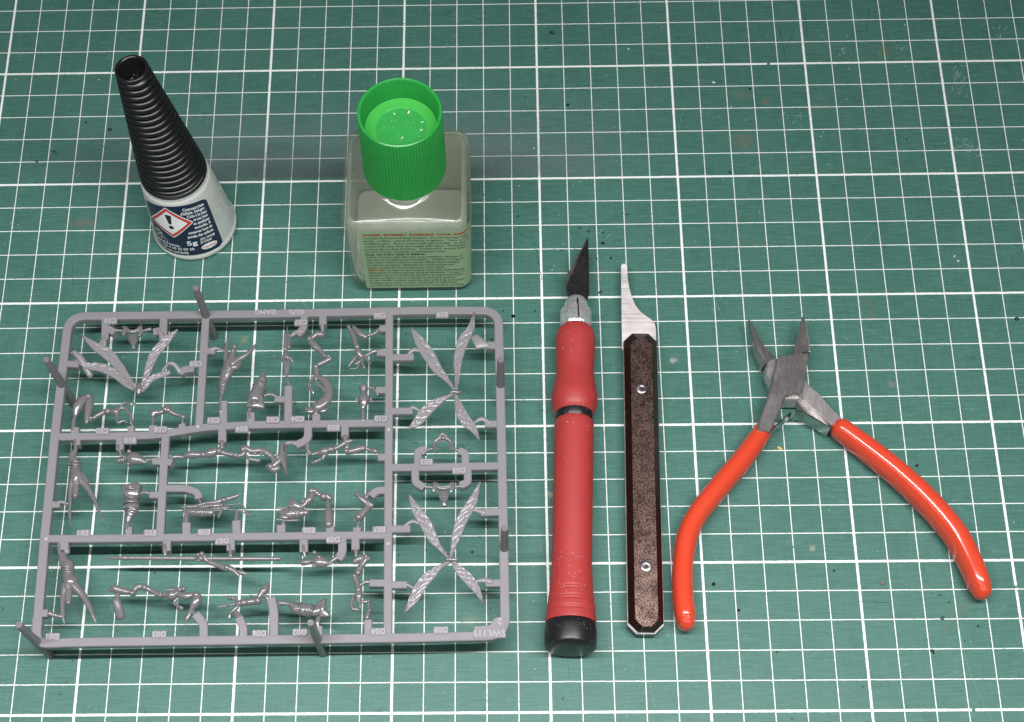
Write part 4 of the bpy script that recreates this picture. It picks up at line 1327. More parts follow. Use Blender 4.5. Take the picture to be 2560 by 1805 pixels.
for k in range(3):       # the three inner webs that carry the pin
    a = math.radians(90 + 120 * k)
    d = np.array([math.cos(a), math.sin(a)])
    e = np.array([-d[1], d[0]]) * .22
    prism(mb, [GB[:2] + e + d * .4, GB[:2] - e + d * .4, GB[:2] - e + d * 3.6, GB[:2] + e + d * 3.6], 71.5, 1.9, .05)
make('inner_web', mb, BLACKP, cap_o)


def on_cone(s, zl, eps):
    """label coordinates: s mm along the arc, zl mm height, warped like the printed sheet"""
    phi = s / cone_r(zl)
    z = zl - (1 + 2 * zl / 26.6) * (math.degrees(phi) / 55) ** 2 * .8
    r = cone_r(z) + eps
    return (GB[0] + r * math.sin(phi), GB[1] - r * math.cos(phi), z)


def cone_patch(mb, poly, eps, step=1.0):
    """fill a polygon in label coordinates with rows of quads that follow the cone"""
    P = np.array(poly)
    z0_, z1_ = P[:, 1].min(), P[:, 1].max()
    n = max(2, int((z1_ - z0_) / step))
    rows = []
    m = max(2, int((P[:, 0].max() - P[:, 0].min()) / step))
    for i in range(n + 1):
        z = z0_ + (z1_ - z0_) * (i / n)
        zq = min(max(z, z0_ + 1e-4), z1_ - 1e-4)
        xs = []
        for j in range(len(P)):
            a, b_ = P[j], P[(j + 1) % len(P)]
            if (a[1] - zq) * (b_[1] - zq) < 0:
                xs.append(a[0] + (b_[0] - a[0]) * (zq - a[1]) / (b_[1] - a[1]))
        if len(xs) < 2:
            continue
        lo, hi = min(xs), max(xs)
        rows.append([on_cone(lo + (hi - lo) * k / m, z, eps) for k in range(m + 1)])
    vs = [v for r in rows for v in r]
    fs = []
    for i in range(len(rows) - 1):
        for k in range(m):
            fs.append((i * (m + 1) + k, i * (m + 1) + k + 1, (i + 1) * (m + 1) + k + 1, (i + 1) * (m + 1) + k))
    mb.add(vs, fs)


def cone_text(mb, s, x, z, size, width=None, align='R', eps=.09, slope=0.0, bold=0.012, height=1.0):
    v, f = text_geo(s, size, 0, bold, 0, 2)
    x0, x1 = v[:, 0].min(), v[:, 0].max()
    k = (width / (x1 - x0)) if width else 1.0
    vs = []
    for a, b_, _ in v:
        u = (a - x0) * k
        if align == 'R':
            u -= (x1 - x0) * k
        elif align == 'C':
            u -= (x1 - x0) * k / 2
        vs.append(on_cone(x + u, z + b_ * height + u * slope, eps))
    mb.add(vs, f)


mb = MB()
lp = rounded_rect(0, 14.6, 24.4, 23.8, 1.5, 5)
# sheet is wider at its foot
lp = [(x * (0.99 + (26.6 - z) / 26.6 * .10) - .4, z) for x, z in lp]
cone_patch(mb, lp, .05, .8)
lab = make('label', mb, NAVY, glue)
mb = MB(); cone_patch(mb, [(-3.0, 26.0), (5.0, 18.4), (-3.6, 11.4), (-12.4, 17.8)], .075, .4); make('hazard_diamond_edge', mb, WHITEP, lab)
mb = MB(); cone_patch(mb, [(-3.05, 25.6), (4.5, 18.35), (-3.6, 11.8), (-11.8, 17.8)], .095, .4); make('hazard_diamond_border', mb, REDPR, lab)
mb = MB(); cone_patch(mb, [(-3.05, 24.2), (2.9, 18.3), (-3.6, 13.1), (-10.1, 17.85)], .115, .4); make('hazard_diamond_field', mb, WHITEP, lab)
mb = MB()
cone_patch(mb, [(-4.2, 22.3), (-3.6, 22.6), (-2.4, 22.5), (-1.9, 22.0), (-2.7, 18.2), (-3.2, 17.9), (-3.7, 18.2)], .14, .3)
cone_patch(mb, [(-3.25 + .95 * math.cos(a), 16.5 + .85 * math.sin(a)) for a in np.linspace(0, 2 * math.pi, 16, endpoint=False)], .14, .2)
make('exclamation_mark', mb, BLACKPR, lab)
mb = MB()
for i, (s, x0_, z) in enumerate((('Cyanoacrylate', 2.6, 23.6), ("d'éthyle. Danger.", 1.5, 21.9), ('Colle à la peau', 3.3, 20.15), ('et aux yeux', 5.1, 18.4), ('en quelques', 4.6, 16.55), ('secondes. À', 4.6, 14.7), ('conserver hors de', 1.9, 12.8), ('portée des enfants.', 1.3, 10.9))):
    xr = 10.2 + i * .08
    cone_text(mb, s, xr, z + .25, 1.9, xr - x0_, bold=.045, height=.95)
cone_text(mb, '5g', 3.9, 7.7, 3.0, 3.7, bold=.07, height=.95)
cone_text(mb, 'SFO 797228', 10.6, 9.0, 1.5, 5.4, bold=.03)
cone_text(mb, '2717444', 9.0, 7.55, 1.5, 4.2, bold=.03)
cone_text(mb, 'Henkel France,', -13.6, 6.9, 1.75, 11.0, 'L', bold=.03)
cone_text(mb, 'Tél. +33 9 69 32 09 30', -13.5, 5.2, 1.65, 15.6, 'L', bold=.03)
cone_text(mb, '(appel non surtaxé)', -13.0, 3.55, 1.65, 12.6, 'L', bold=.03)
# crossed-out bin


def cline(mb, pts, wd, eps=.09):
    for a, b_ in zip(pts[:-1], pts[1:]):
        a = np.array(a); b_ = np.array(b_)
        d = (b_ - a) / np.linalg.norm(b_ - a)
        nn = np.array([-d[1], d[0]]) * wd / 2
        n = 4
        rows = [[on_cone(*(a + (b_ - a) * t + nn * s_), eps) for s_ in (-1, 1)] for t in np.linspace(0, 1, n)]
        mb.add([v for r in rows for v in r], [(2 * i, 2 * i + 1, 2 * i + 3, 2 * i + 2) for i in range(n - 1)])


cline(mb, ((-12.2, 13.9), (-7.0, 8.6)), .2); cline(mb, ((-8.4, 12.3), (-12.6, 9.0)), .2)
cline(mb, ((-11.8, 12.6), (-8.6, 12.6), (-9.1, 9.2), (-11.3, 9.2), (-11.8, 12.6)), .2); cline(mb, ((-11.2, 13.0), (-9.2, 13.2)), .2)
make('label_text', mb, WHITEP, lab)
mb = MB(); cone_patch(mb, [(7.6 + 3.0 * math.cos(a), 5.5 + 1.35 * math.sin(a)) for a in np.linspace(0, 2 * math.pi, 28, endpoint=False)], .085, .25); make('logo_oval', mb, WHITEP, lab)
mb = MB(); cone_text(mb, 'Henkel', 7.6, 4.95, 1.7, 4.6, 'C', .12, bold=.03); make('logo_text', mb, REDPR, lab)
glue.rotation_euler = (0, math.radians(-2.0), 0)
glue.location.z += 0.0006

# ================================================================== SQUARE SOLVENT BOTTLE
SB = np.array([104.4, 172.0, 0.0])
bottle = thing('cement_bottle', SB, 'square clear glass bottle with green ribbed cap and pale green warning label', 'glass bottle')
FX0, FX1, FY0, FY1 = 83.6, 125.4, 152.6, 191.8


def foot(inset, rad=4.6, n=6, z=0.0):
    x0, x1, y0, y1 = FX0 + inset, FX1 - inset, FY0 + inset, FY1 - inset
    r = max(rad - inset * .6, .6)
    out = []
    for (cx_, cy_, a0) in ((x1 - r, y0 + r, 270), (x1 - r, y1 - r, 0), (x0 + r, y1 - r, 90), (x0 + r, y0 + r, 180)):
        for k in range(n):
            a = math.radians(a0 + 90 * k / (n - 1))
            out.append((cx_ + r * math.cos(a), cy_ + r * math.sin(a), z))
    # even resample of straight sides so the shoulder blends into the round neck
    P = [np.array(p) for p in out]
    dense = []
    for i in range(len(P)):
        a, b_ = P[i], P[(i + 1) % len(P)]
        m = 10 if np.linalg.norm(b_ - a) > 8 else 1
        for k in range(m):
            dense.append(a + (b_ - a) * k / m)
    return dense


def circ(r, z):
    ref = foot(0)
    out = []
    for p in ref:
        a = math.atan2(p[1] - SB[1], p[0] - SB[0])
        out.append(np.array([SB[0] + r * math.cos(a), SB[1] + r * math.sin(a), z]))
    return out


def blend(a, b_, t, z):
    return [np.array([*(p[:2] * (1 - t) + q[:2] * t), z]) for p, q in zip(a, b_)]


outer = [foot(4.0, z=0.35), foot(2.6, z=0.0), foot(1.5, z=0.3), foot(.5, z=1.3), foot(0, z=3.0), foot(0, z=20), foot(0, z=35.6), foot(.35, z=37.0), foot(1.2, z=38.1), foot(2.3, z=38.5)]
outer += [blend(foot(2.3), circ(12.2, 0), t, 38.5 + 2.2 * t ** 1.5) for t in (.25, .5, .75, 1.0)]
outer += [circ(11.2, 41.6), circ(10.8, 42.6), circ(10.6, 44), circ(10.6, 60)]
inner = [circ(9.6, 60), circ(9.6, 42), circ(10.4, 40.2)]
inner += [blend(foot(2.6), circ(10.4, 0), t, 37.4 + 2.4 * t ** 1.5) for t in (.7, .35)]
inner += [foot(2.4, z=37.1), foot(1.5, z=36.2), foot(1.05, z=34.5), foot(1.05, z=20), foot(1.05, z=6), foot(2.0, z=3.9), foot(5, z=3.3)]
mb = MB()
loft(mb, outer + inner)
make('glass_body', mb, GLASS, bottle, angle=60)
# dried cement round the inside of the base
mb = MB()
loft(mb, [foot(6.0, z=3.6), foot(2.6, z=4.2), foot(1.5, z=6.2), foot(1.9, z=7.4), foot(3.2, z=7.0)])
make('cement_residue', mb, plastic('pale_dried_cement', (0.62, 0.62, 0.56), 0.35, .12, 120, .2, 500), bottle)

mb = MB()
loft(mb, [foot(1.3, z=7.6), foot(1.22, z=20), foot(1.22, z=34.4), foot(1.7, z=36.1), foot(2.7, z=36.9)], (False, False))  # added pale layer, stands in for light carried by the glass walls
fm, fnt, fb = new_mat('pale_glow_film')
fg = NG(fnt)
ftc = fg.n('ShaderNodeTexCoord').outputs['Object']
fb.inputs['Base Color'].default_value = (0.80, 0.83, 0.77, 1)
fb.inputs['Roughness'].default_value = 0.3
ftr = fg.n('ShaderNodeBsdfTransparent')
fmx = fg.n('ShaderNodeMixShader'); fg.put(fmx.inputs[0], fg.ramp(fg.noise(fg.vmap(ftc, (1, 1, .35)), 140, 4), 0.3, 0.7, 0.42, 0.62))
ftl = fg.n('ShaderNodeBsdfTranslucent'); ftl.inputs[0].default_value = (0.92, 0.95, 0.89, 1)
fm2 = fg.n('ShaderNodeMixShader'); fm2.inputs[0].default_value = 0.55
fnt.links.new(fb.outputs[0], fm2.inputs[1]); fnt.links.new(ftl.outputs[0], fm2.inputs[2])
fnt.links.new(ftr.outputs[0], fmx.inputs[1]); fnt.links.new(fm2.outputs[0], fmx.inputs[2])
fnt.links.new(fmx.outputs[0], fnt.nodes['Material Output'].inputs[0])
make('wall_glow_film', mb, fm, bottle, angle=60)

# wrap-round paper label: front, right side and back
per = []
PF = foot(-0.06, n=9)
k0 = min(range(len(PF)), key=lambda i: abs(PF[i][1] - FY0) + abs(PF[i][0] - (FX0 + 4.7)))
order = [PF[(k0 + i) % len(PF)] for i in range(len(PF))]
start = np.array([88.9, order[0][1], 0])
path = [start] + [p for p in order if not (abs(p[1] - order[0][1]) < .01 and p[0] < 89.2)]
acc = [0]
for a, b_ in zip(path[:-1], path[1:]):
    acc.append(acc[-1] + np.linalg.norm((b_ - a)[:2]))
SMAX = 33.5 + 5 + 30 + 6 + 34


def wrap(s, z, eps=0.0):
    s = max(s, 0)
    for i in range(len(acc) - 1):
        if s <= acc[i + 1]:
            t = (s - acc[i]) / (acc[i + 1] - acc[i])
            p = path[i] + (path[i + 1] - path[i]) * t
            d = path[i + 1] - path[i]; d = d / np.linalg.norm(d)
            return (p[0] + d[1] * eps, p[1] - d[0] * eps, z)
    return (path[-1][0], path[-1][1], z)


mb = MB()
ss = sorted(set([0, .25, .6, 1.1] + list(np.arange(1.6, SMAX, 0.8))))
rows = []
for s in ss:
    r = 1.2
    e = (r - math.sqrt(max(0, r * r - (r - s) ** 2))) if s < r else 0
    rows.append([wrap(s, 3.4 + e), wrap(s, 12), wrap(s, 24), wrap(s, 35.2 - e)])
m = 4
mb.add([v for r in rows for v in r], [(i * m + k, (i + 1) * m + k, (i + 1) * m + k + 1, i * m + k + 1) for i in range(len(rows) - 1) for k in range(m - 1)])
blab = make('label', mb, LABELG, bottle, angle=60)
mb = MB()          # white back of the paper, seen through the glass from inside
rows = [[wrap(s, z, -.03) for z in (3.6, 12, 24, 35.0)] for s in [0.2] + list(np.arange(1.6, SMAX, 0.8))]
mb.add([v for r_ in rows for v in r_], [(i * m + k, (i + 1) * m + k, (i + 1) * m + k + 1, i * m + k + 1) for i in range(len(rows) - 1) for k in range(m - 1)])
make('label_backing', mb, plastic('white_paper_back', (0.86, 0.88, 0.82), 0.6, 0.04, 100, .05, 800, .2), blab, angle=60)
LINES = [('DANGER:  EXTREMELY  FLAMMABLE.  VAPOR  HARMFUL.', 'r'), ('Contains Acetone and Butyl Acetate.   Do not use near heat,', 'g'), ('sparks, or flame.   Avoid all sources of ignition.   Use in a well', 'g'),
         ('ventilated area.   Avoid contact with eyes and skin.   In case of', 'g'), ('contact with eyes, flush thoroughly with water.   If irritation', 'g'), ('persists, get medical attention.   If swallowed, contact Poison', 'g'),
         ('Control Center, physician or emergency room.', 'g'), ('Keep out of the reach of children.', 'b'), ('Direct Contact with skin may cause irritation, dryness of', 'g'), ('skin due to de-fatting and dermatitis.   Inhalation of vapors', 'g'),
         ('may cause central nervous system effects characterized', 'g'), ('by nausea, headache, dizziness, unconsciousness and', 'g'), ('under conditions of overexposure even death.', 'g'), ('FIRST AID:', 'f'),
         ('with plenty of water and get medical attention.   In case of', 'g'), ('inhalation move to fresh air, if person is overpowered by', 'g'), ('fumes or vapors, move to fresh air and seek medical', 'g'), ('In case of skin contact, wash the skin with soap and water.', 'g'),
         ('If symptoms persist, consult a physician. If swallowed,', 'g'), ('get immediate medical advice but do not induce vomiting.', 'g')]
ref = text_geo('by nausea, headache, dizziness, unconsciousness and', 1.5, 0, .01, 0, 1)[0]
KX = 29.5 / (ref[:, 0].max() - ref[:, 0].min())
mr, mg, mk = MB(), MB(), MB()


def wtext(mb, s, x, z, bold, kx=1.0, ky=.92):
    v, f = text_geo(s, 1.5, 0, bold, 0, 1)
    mb.add([wrap(x + a * KX * kx, z + b_ * ky, .03) for a, b_, _ in v], f)
    return x + v[:, 0].max() * KX * kx


for i, (s, k) in enumerate(LINES):
    z = 32.9 - i * 1.50
    x0_ = 1.3
    if k == 'r': wtext(mr, s, x0_, z + .1, .07, 1.03, 1.0)
    elif k == 'b': wtext(mk, s, x0_, z, .07, 1.04)
    elif k == 'f':
        e = wtext(mr, s, x0_, z, .06, 1.0)
        wtext(mg, 'In case of eye contact, wash eyes immediately', e + .5, z, .03)
    else: wtext(mg, s, x0_, z, .03)
make('warning_heading', mr, TEXTRED, blab, smooth=False)
make('warning_text', mg, TEXTGR, blab, smooth=False)
make('bold_text', mk, BLACKPR, blab, smooth=False)

# green ribbed cap with a sunken top
CB = np.array([104.5, 171.5, 0])


def capr(z): return 13.55 - .45 * (z - 43.5) / 25.5


mb = MB()
NC = 78 * 6


def ribs(t, r, a, k):
    if r > 12.4 and 44.2 < t < 68.5 and r > capr(t) - .05:
        return r - (.0, .0, .09, .26, .26, .09)[k % 6]
    if 61.9 < t < 68.0 and 11 < r < 12.3:
        return r - (.0, .0, .0, .22, .22, .0)[k % 6]
    return r


prof = [(43.6, 11.0), (43.5, 13.1), (43.8, 13.45), (44.4, capr(44.4)), (52, capr(52)), (60.4, capr(60.4)), (60.7, capr(60.7)), (68.3, capr(68.3)), (68.8, 12.95), (69.0, 12.6), (68.8, 12.2), (68.2, 11.95), (62.6, 11.7), (61.5, 11.5), (60.9, 11.4)]
lathe(mb, prof, CB, n=NC, ends=(False, False), rfun=ribs)
lathe(mb, [(43.6, 11.0), (59.5, 10.9), (59.9, 10.5), (59.9, .05)], CB, n=96, ends=(False, False))
bcap = make('ribbed_cap', mb, GREENCAP, bottle, angle=30)
mb = MB(); lathe(mb, [(61.1, 11.45), (61.7, 11.35), (61.6, 10.6), (61.5, 8.1), (61.2, 7.8)], CB, n=96, ends=(False, False))
make('floor_ring', mb, plastic('thin_green_plastic', (0.055, 0.40, 0.065), 0.3, .06, 200, .2, 900), bcap)
mb = MB(); lathe(mb, [(61.22, 7.85), (61.2, 4), (61.2, .05)], CB, n=96, ends=(False, True))
make('floor_disc', mb, plastic('dusty_green_plastic', (0.028, 0.30, 0.06), 0.45, .12, 300, .3, 1800, dust=.5), bcap)
# plastic shavings lying on the cap's sunken top
smb = MB()
rs = random.Random(5)


def shaving(mb, c, r, a, z, l):
    d = np.array([math.cos(a), math.sin(a)]); e = np.array([-d[1], d[0]])
    w_ = l * rs.uniform(.25, .5)
    P = [c[:2] - d * l / 2 - e * w_ / 2, c[:2] - e * w_ * .6, c[:2] + d * l / 2 - e * w_ / 3, c[:2] + d * l / 2 + e * w_ / 2, c[:2] + e * w_ * .4, c[:2] - d * l / 2 + e * w_ / 3]
    prism(mb, P, z + rs.uniform(.1, .25), .12, .03)


for k in range(26):
    a = rs.uniform(0, 6.28); r = 7.4 * math.sqrt(rs.random()); l = rs.choice((.12, .15, .2, .35))
    shaving(smb, (CB[0] + r * math.cos(a), CB[1] + r * math.sin(a) - .8), r, rs.uniform(0, 3), 61.25, l)
for (x, y, l, a) in ((-2.2, 5.4, .9, 2.2), (2.3, 5.9, 1.2, 1.1), (6.6, 2.2, .8, .3), (6.3, -.8, .8, .6), (0.4, -3.6, .8, .8)):
    shaving(smb, (CB[0] + x, CB[1] + y), 0, a, 61.45, l)
SHAV = flat('pale_plastic_shaving', (0.72, 0.75, 0.72), 0.4)
tag(make('plastic_shaving', smb, SHAV, None, smooth=False), 'scattering of tiny pale plastic shavings in the sunken top of the green cap', 'shavings')['kind'] = 'stuff'

# ================================================================== HOBBY KNIFE
ka = pt(N, 240, 1462, 8.2); kb = pt(M, 297, 770, 7.3)
axk = kb - ka; LK = np.linalg.norm(axk); axk = axk / LK
knife = thing('hobby_knife', (ka[0], ka[1], 0), 'red rubber-handled hobby knife with black blade, leftmost of the hand tools', 'hobby knife')


def kt(py):
    lo, hi = -10.0, LK + 60
    for _ in range(40):
        mid = (lo + hi) / 2
        if pr(ka + axk * mid)[1] > py: lo = mid
        else: hi = mid
    return (lo + hi) / 2


def kprof(c, lst, off=0.0):
    out = []
    for (y, hw) in lst:
        t = kt(c[1] + y / c[2])
        p = ka + axk * t
        s = (CC[2] - p[2]) / math.cos(ROT[0]) / FPX
        depth = np.dot(CR.T @ (p - CC), (0, 0, -1))
        out.append((t + off, hw / c[2] * depth / FPX))
    return out


def smooth_prof(lst, n=4):
    return [tuple(q[:2]) for q in catmull([(a, b_, 0) for a, b_ in lst], n)]


mb = MB()
p = kprof(N, ((1285, 184), (1330, 187), (1440, 189)))
t_end = 0.0
lathe(mb, [(t_end - .5, .1), (t_end - .45, 5.5), (t_end - .05, 7.2), (t_end + .6, 8.05), (t_end + 1.4, 8.25), (p[1][0], 8.2), (p[0][0] - .3, 8.05), (p[0][0], 7.8), (p[0][0], 6.5)], ka, axk, n=72)
make('end_cap', mb, BLACKCAP, knife, angle=40)
body = kprof(N, ((1283, 178), (1262, 178), (1200, 172), (1100, 160), (1000, 149), (900, 143), (840, 141), (600, 140), (300, 139), (0, 139)))
body += kprof(M, ((1540, 149), (1480, 146)))
bp = smooth_prof(body, 6)


# moulded grooves near the butt
def groove(t, r):
    for g_ in [kt(N[1] + yy / N[2]) for yy in (1218, 1205, 1150, 1132, 1078, 1060)]:
        r -= .26 * math.exp(-((t - g_) / .28) ** 2)
    return r


fine_t = np.arange(bp[0][0], bp[-1][0], 0.14)
bt = [q[0] for q in bp]; br_ = [q[1] for q in bp]
prof = [(t, groove(t, float(np.interp(t, bt, br_)))) for t in fine_t if t < kt(N[1] + 980 / N[2])] + [(t, float(np.interp(t, bt, br_))) for t in fine_t[::8] if t >= kt(N[1] + 980 / N[2])]
mb = MB()
te, re_ = prof[-1]
prof = [(prof[0][0], 5)] + prof + [(te + .35, re_ - .2), (te + .6, re_ - .7), (te + .6, 4)]
# mould seam: a slight ridge on two sides
lathe(mb, prof, ka, axk, n=96, rfun=lambda t, r, a, k: r + (.09 if k == 56 else 0))
make('handle', mb, RUBBER, knife, angle=50)
rg = kprof(M, ((1480, 141), (1372, 141)))
mb = MB(); lathe(mb, [(rg[0][0] - .2, 4), (rg[0][0] - .2, rg[0][1] - .3), (rg[0][0] + .25, rg[0][1]), ((rg[0][0] + rg[1][0]) / 2, rg[0][1] - .05), (rg[1][0] - .2, rg[1][1]), (rg[1][0] + .1, rg[1][1] - .2), (rg[1][0] + .1, 4)], ka, axk, n=72)
make('black_ring', mb, BLACKCAP, knife, angle=40)
gp = kprof(M, ((1425, 140), (1400, 158), (1360, 169), (1300, 172), (1200, 154), (1110, 142), (1000, 145), (900, 149), (845, 145), (800, 128), (775, 100), (768, 80)))
mb = MB(); lathe(mb, [(gp[0][0] - .05, 4)] + smooth_prof(gp, 5), ka, axk, n=96, rfun=lambda t, r, a, k: r + (.07 if k == 75 else 0))
make('front_grip', mb, RUBBER, knife, angle=50)
cp = kprof(M, ((790, 108), (770, 118), (740, 122), (700, 121), (668, 119), (654, 115), (640, 93), (600, 86), (570, 72), (558, 55), (556, 20)))
mb = MB()
lathe(mb, [(cp[0][0] - 1, 3)] + cp[:6], ka, axk, n=24, rfun=lambda t, r, a, k: r * (.94 if k % 3 == 0 else 1.0))
nut = make('collet_nut', mb, ALU, knife, angle=12)
mb = MB(); lathe(mb, [(cp[5][0] - .2, 3)] + cp[6:], ka, axk, n=48)
make('collet_jaw', mb, ALU, knife, angle=40)
# the slit down the collet
mb = MB()
zt = 8.0
sweep(mb, [(*pt(M, x, y, z)[:2], z, .3) for x, y, z in ((311, 556, 11.4), (313, 585, 12.0), (317, 625, 12.35), (320, 690, 12.7))], 6, 1, 2, 1, 3)
make('collet_slit', mb, BLACKPR, knife)
zb = 7.3
mb = MB()
bl = [(390, 95), (397, 300), (398, 525), (385, 562), (378, 600), (255, 600), (243, 560), (230, 520), (226, 462), (232, 440)]
prism(mb, [pt(M, x, y, zb)[:2] for x, y in bl], zb + .25, .5, .06)
blade = make('blade', mb, BLADE_D, knife, smooth=False)
mb = MB()
eg = [(386, 100), (390, 98), (389, 112), (292, 325), (226, 468), (224, 440), (238, 360), (258, 345), (300, 268)]
prism(mb, [pt(M, x, y, zb)[:2] for x, y in eg], zb + .275, .5, .1)
make('cutting_edge', mb, EDGE, blade, smooth=False)

# ================================================================== FLAT SCRAPER / SAW KNIFE with metallic brown scales
h0 = pt(M, 777, 838, 4.6); h1 = pt(N, 765, 1352, 4.6)
ax = (h1 - h0)[:2]; LH = np.linalg.norm(ax); ax /= LH
nx = np.array([-ax[1], ax[0]])
scr = thing('scraper_knife', ((h0 + h1) / 2 * np.array([1, 1, 0])), 'flat steel scraper knife with faceted metallic brown handle and two screws', 'scraper knife')


def octo(hw, z, e0=0.0, ch=3.0, far=None):
    """plan outline of the handle at height z: clipped corners; far = inset of the end next to the blade"""
    c = ch
    f = e0 if far is None else far
    pts = [(-hw, c + f), (-hw + c * .95, f), (hw - c * .95, f), (hw, c + f), (hw, LH - c - e0), (hw - c * .95, LH - e0), (-hw + c * .95, LH - e0), (-hw, LH - c - e0)]
    return [np.array([*(h0[:2] + ax * t + nx * u), z]) for u, t in pts]


mb = MB(); loft(mb, [octo(5.2, 5.15), octo(5.55, 5.2), octo(5.55, 6.1), octo(3.72, 8.35, .95, 2.6, 3.0)], (True, False))
top = octo(3.72, 8.35, .95, 2.6, 3.0)
up = make('handle_scale', mb, BROWNBLK, scr, angle=20)
mb = MB()
loft(mb, [[p + np.array([0, 0, -.12]) for p in top], octo(3.6, 8.42, 1.05, 2.5, 3.1)], (True, True))
make('painted_face', mb, HAMMER, up, smooth=False)
# sloped end facet carries the same paint
mb = MB(); loft(mb, [octo(5.0, .15, .3), octo(5.45, .4), octo(5.5, 3.7), octo(5.2, 3.75)])
make('handle_scale', mb, BROWNBLK, scr, angle=20)
bo = [(637, 322), (640, 306), (652, 299), (668, 300), (680, 308), (684, 325), (686, 400), (697, 470), (718, 550), (745, 610), (785, 660), (830, 693), (868, 720), (890, 750), (898, 785), (902, 940), (645, 940), (641, 700), (638, 450)]
mb = MB()
prism(mb, [pt(M, x, y, 4.75)[:2] for x, y in bo], 4.95, 1.1, .08)
make('blade', mb, SAWST, scr, smooth=False)
mb = MB(); loft(mb, [octo(5.75, 3.8, -.15), octo(5.75, 5.1, -.15)])
make('tang', mb, STEELB, scr, smooth=False)
for q in (px(M, 793, 1232), px(N, 768, 880)):
    c = at(*q, 8.5)
    mb = MB()
    lathe(mb, [(0, 1.85), (.45, 1.85), (.6, 1.7), (.66, 1.35), (.66, .95)], (c[0], c[1], 8.0), n=36, ends=(True, False))
    # star socket
    rings = []
    for (rf, z) in ((.95, 8.66), (.78, 8.62), (.7, 8.25), (.1, 8.22)):
        rings.append([(c[0] + rf * (1 + (.16 * math.cos(6 * a) if rf < .9 and rf > .3 else 0)) * math.cos(a), c[1] + rf * (1 + (.16 * math.cos(6 * a) if rf < .9 and rf > .3 else 0)) * math.sin(a), z) for a in np.linspace(0, 2 * math.pi, 36, endpoint=False)])
    loft(mb, rings, (False, True))
    make('screw', mb, SCREWM, scr, angle=40)

# ================================================================== PLIERS
pc = pt(P5, 800, 760, 0)
pl = thing('side_cutting_pliers', (pc[0], pc[1], 0), 'small steel cutting pliers with glossy red vinyl grips lying open', 'pliers')


def grip(pts, a_mm, b_mm, z):
    out = []
    for (x, y, k) in pts:
        q = pt(P6, x, y, z)
        out.append((q[0], q[1], z, a_mm * k))
    mb = MB()
    sweep(mb, out, 28, b_mm / a_mm, 2.2, 5, 6)
    return mb


gl = grip(((672, 30, .88), (600, 135, 1.0), (505, 262, 1.04), (400, 385, 1.06), (300, 505, 1.04), (215, 620, 1.02), (160, 735, 1.02), (135, 850, 1.0), (125, 950, .97), (122, 1060, .97), (128, 1180, .98), (140, 1280, .96), (147, 1325, .80)), 3.45, 4.7, 5.0)
make('grip_sleeve', gl, REDPVC, pl, angle=80)
gr = grip(((1180, 38, .92), (1360, 175, 1.0), (1570, 345, 1.04), (1765, 530, 1.06), (1935, 730, 1.04), (2030, 900, 1.0), (2095, 1050, .95), (2120, 1115, .78)), 3.6, 4.9, 5.2)
make('grip_sleeve', gr, REDPVC, pl, angle=80)


def pp(lst, z): return [pt(P5, x, y, z)[:2] for x, y in lst]


# upper half: plate with the right-hand jaw
mb = MB()
up_poly = [(455, 1275), (500, 1120), (560, 960), (605, 790), (640, 640), (660, 555), (682, 522), (760, 514), (832, 508), (905, 490), (985, 498), (960, 640), (940, 770), (915, 903), (835, 905), (750, 915), (728, 960), (700, 1040), (650, 1160), (590, 1290)]
prism(mb, pp(up_poly, 10.2), 10.2, 4.6, .38)
h_up = make('upper_half', mb, STEEL, pl, smooth=False)
# jaw: ridge line running from the plate to the tip, cutting bevel on the inner side
mb = MB()
zT = 10.0
ridge = [pt(P5, 985, 470, zT), pt(P5, 965, 300, 9.2), pt(P5, 928, 118, 7.6)]
inn = [pt(P5, 832, 512, zT), pt(P5, 862, 360, 8.9), pt(P5, 918, 118, 7.4)]
outr = [pt(P5, 990, 500, zT - .4), pt(P5, 986, 430, 9.0), pt(P5, 935, 125, 7.4)]
vs = []
for i in range(3):
    vs += [ridge[i] + [0, 0, .05], inn[i], inn[i] * [1, 1, 0] + [0, 0, (4.2, 4.2, 5.6)[i]], outr[i] * [1, 1, 0] + [0, 0, (4.2, 4.2, 5.6)[i]], outr[i]]
fs = []
for i in range(2):
    for k in range(5):
        fs.append((i * 5 + k, i * 5 + (k + 1) % 5, (i + 1) * 5 + (k + 1) % 5, (i + 1) * 5 + k))
fs += [(4, 3, 2, 1, 0), (10, 11, 12, 13, 14)]
mb.add(vs, fs)
make('jaw', mb, STEEL, h_up, smooth=False)
mb = MB()
sweep(mb, [(*pt(P5, 985, 480, 9.9), .25), (*pt(P5, 972, 330, 9.2), .22), (*pt(P5, 930, 125, 7.6), .1)], 6, 1, 2, 1, 3)
make('cutting_edge', mb, STEELB, h_up)
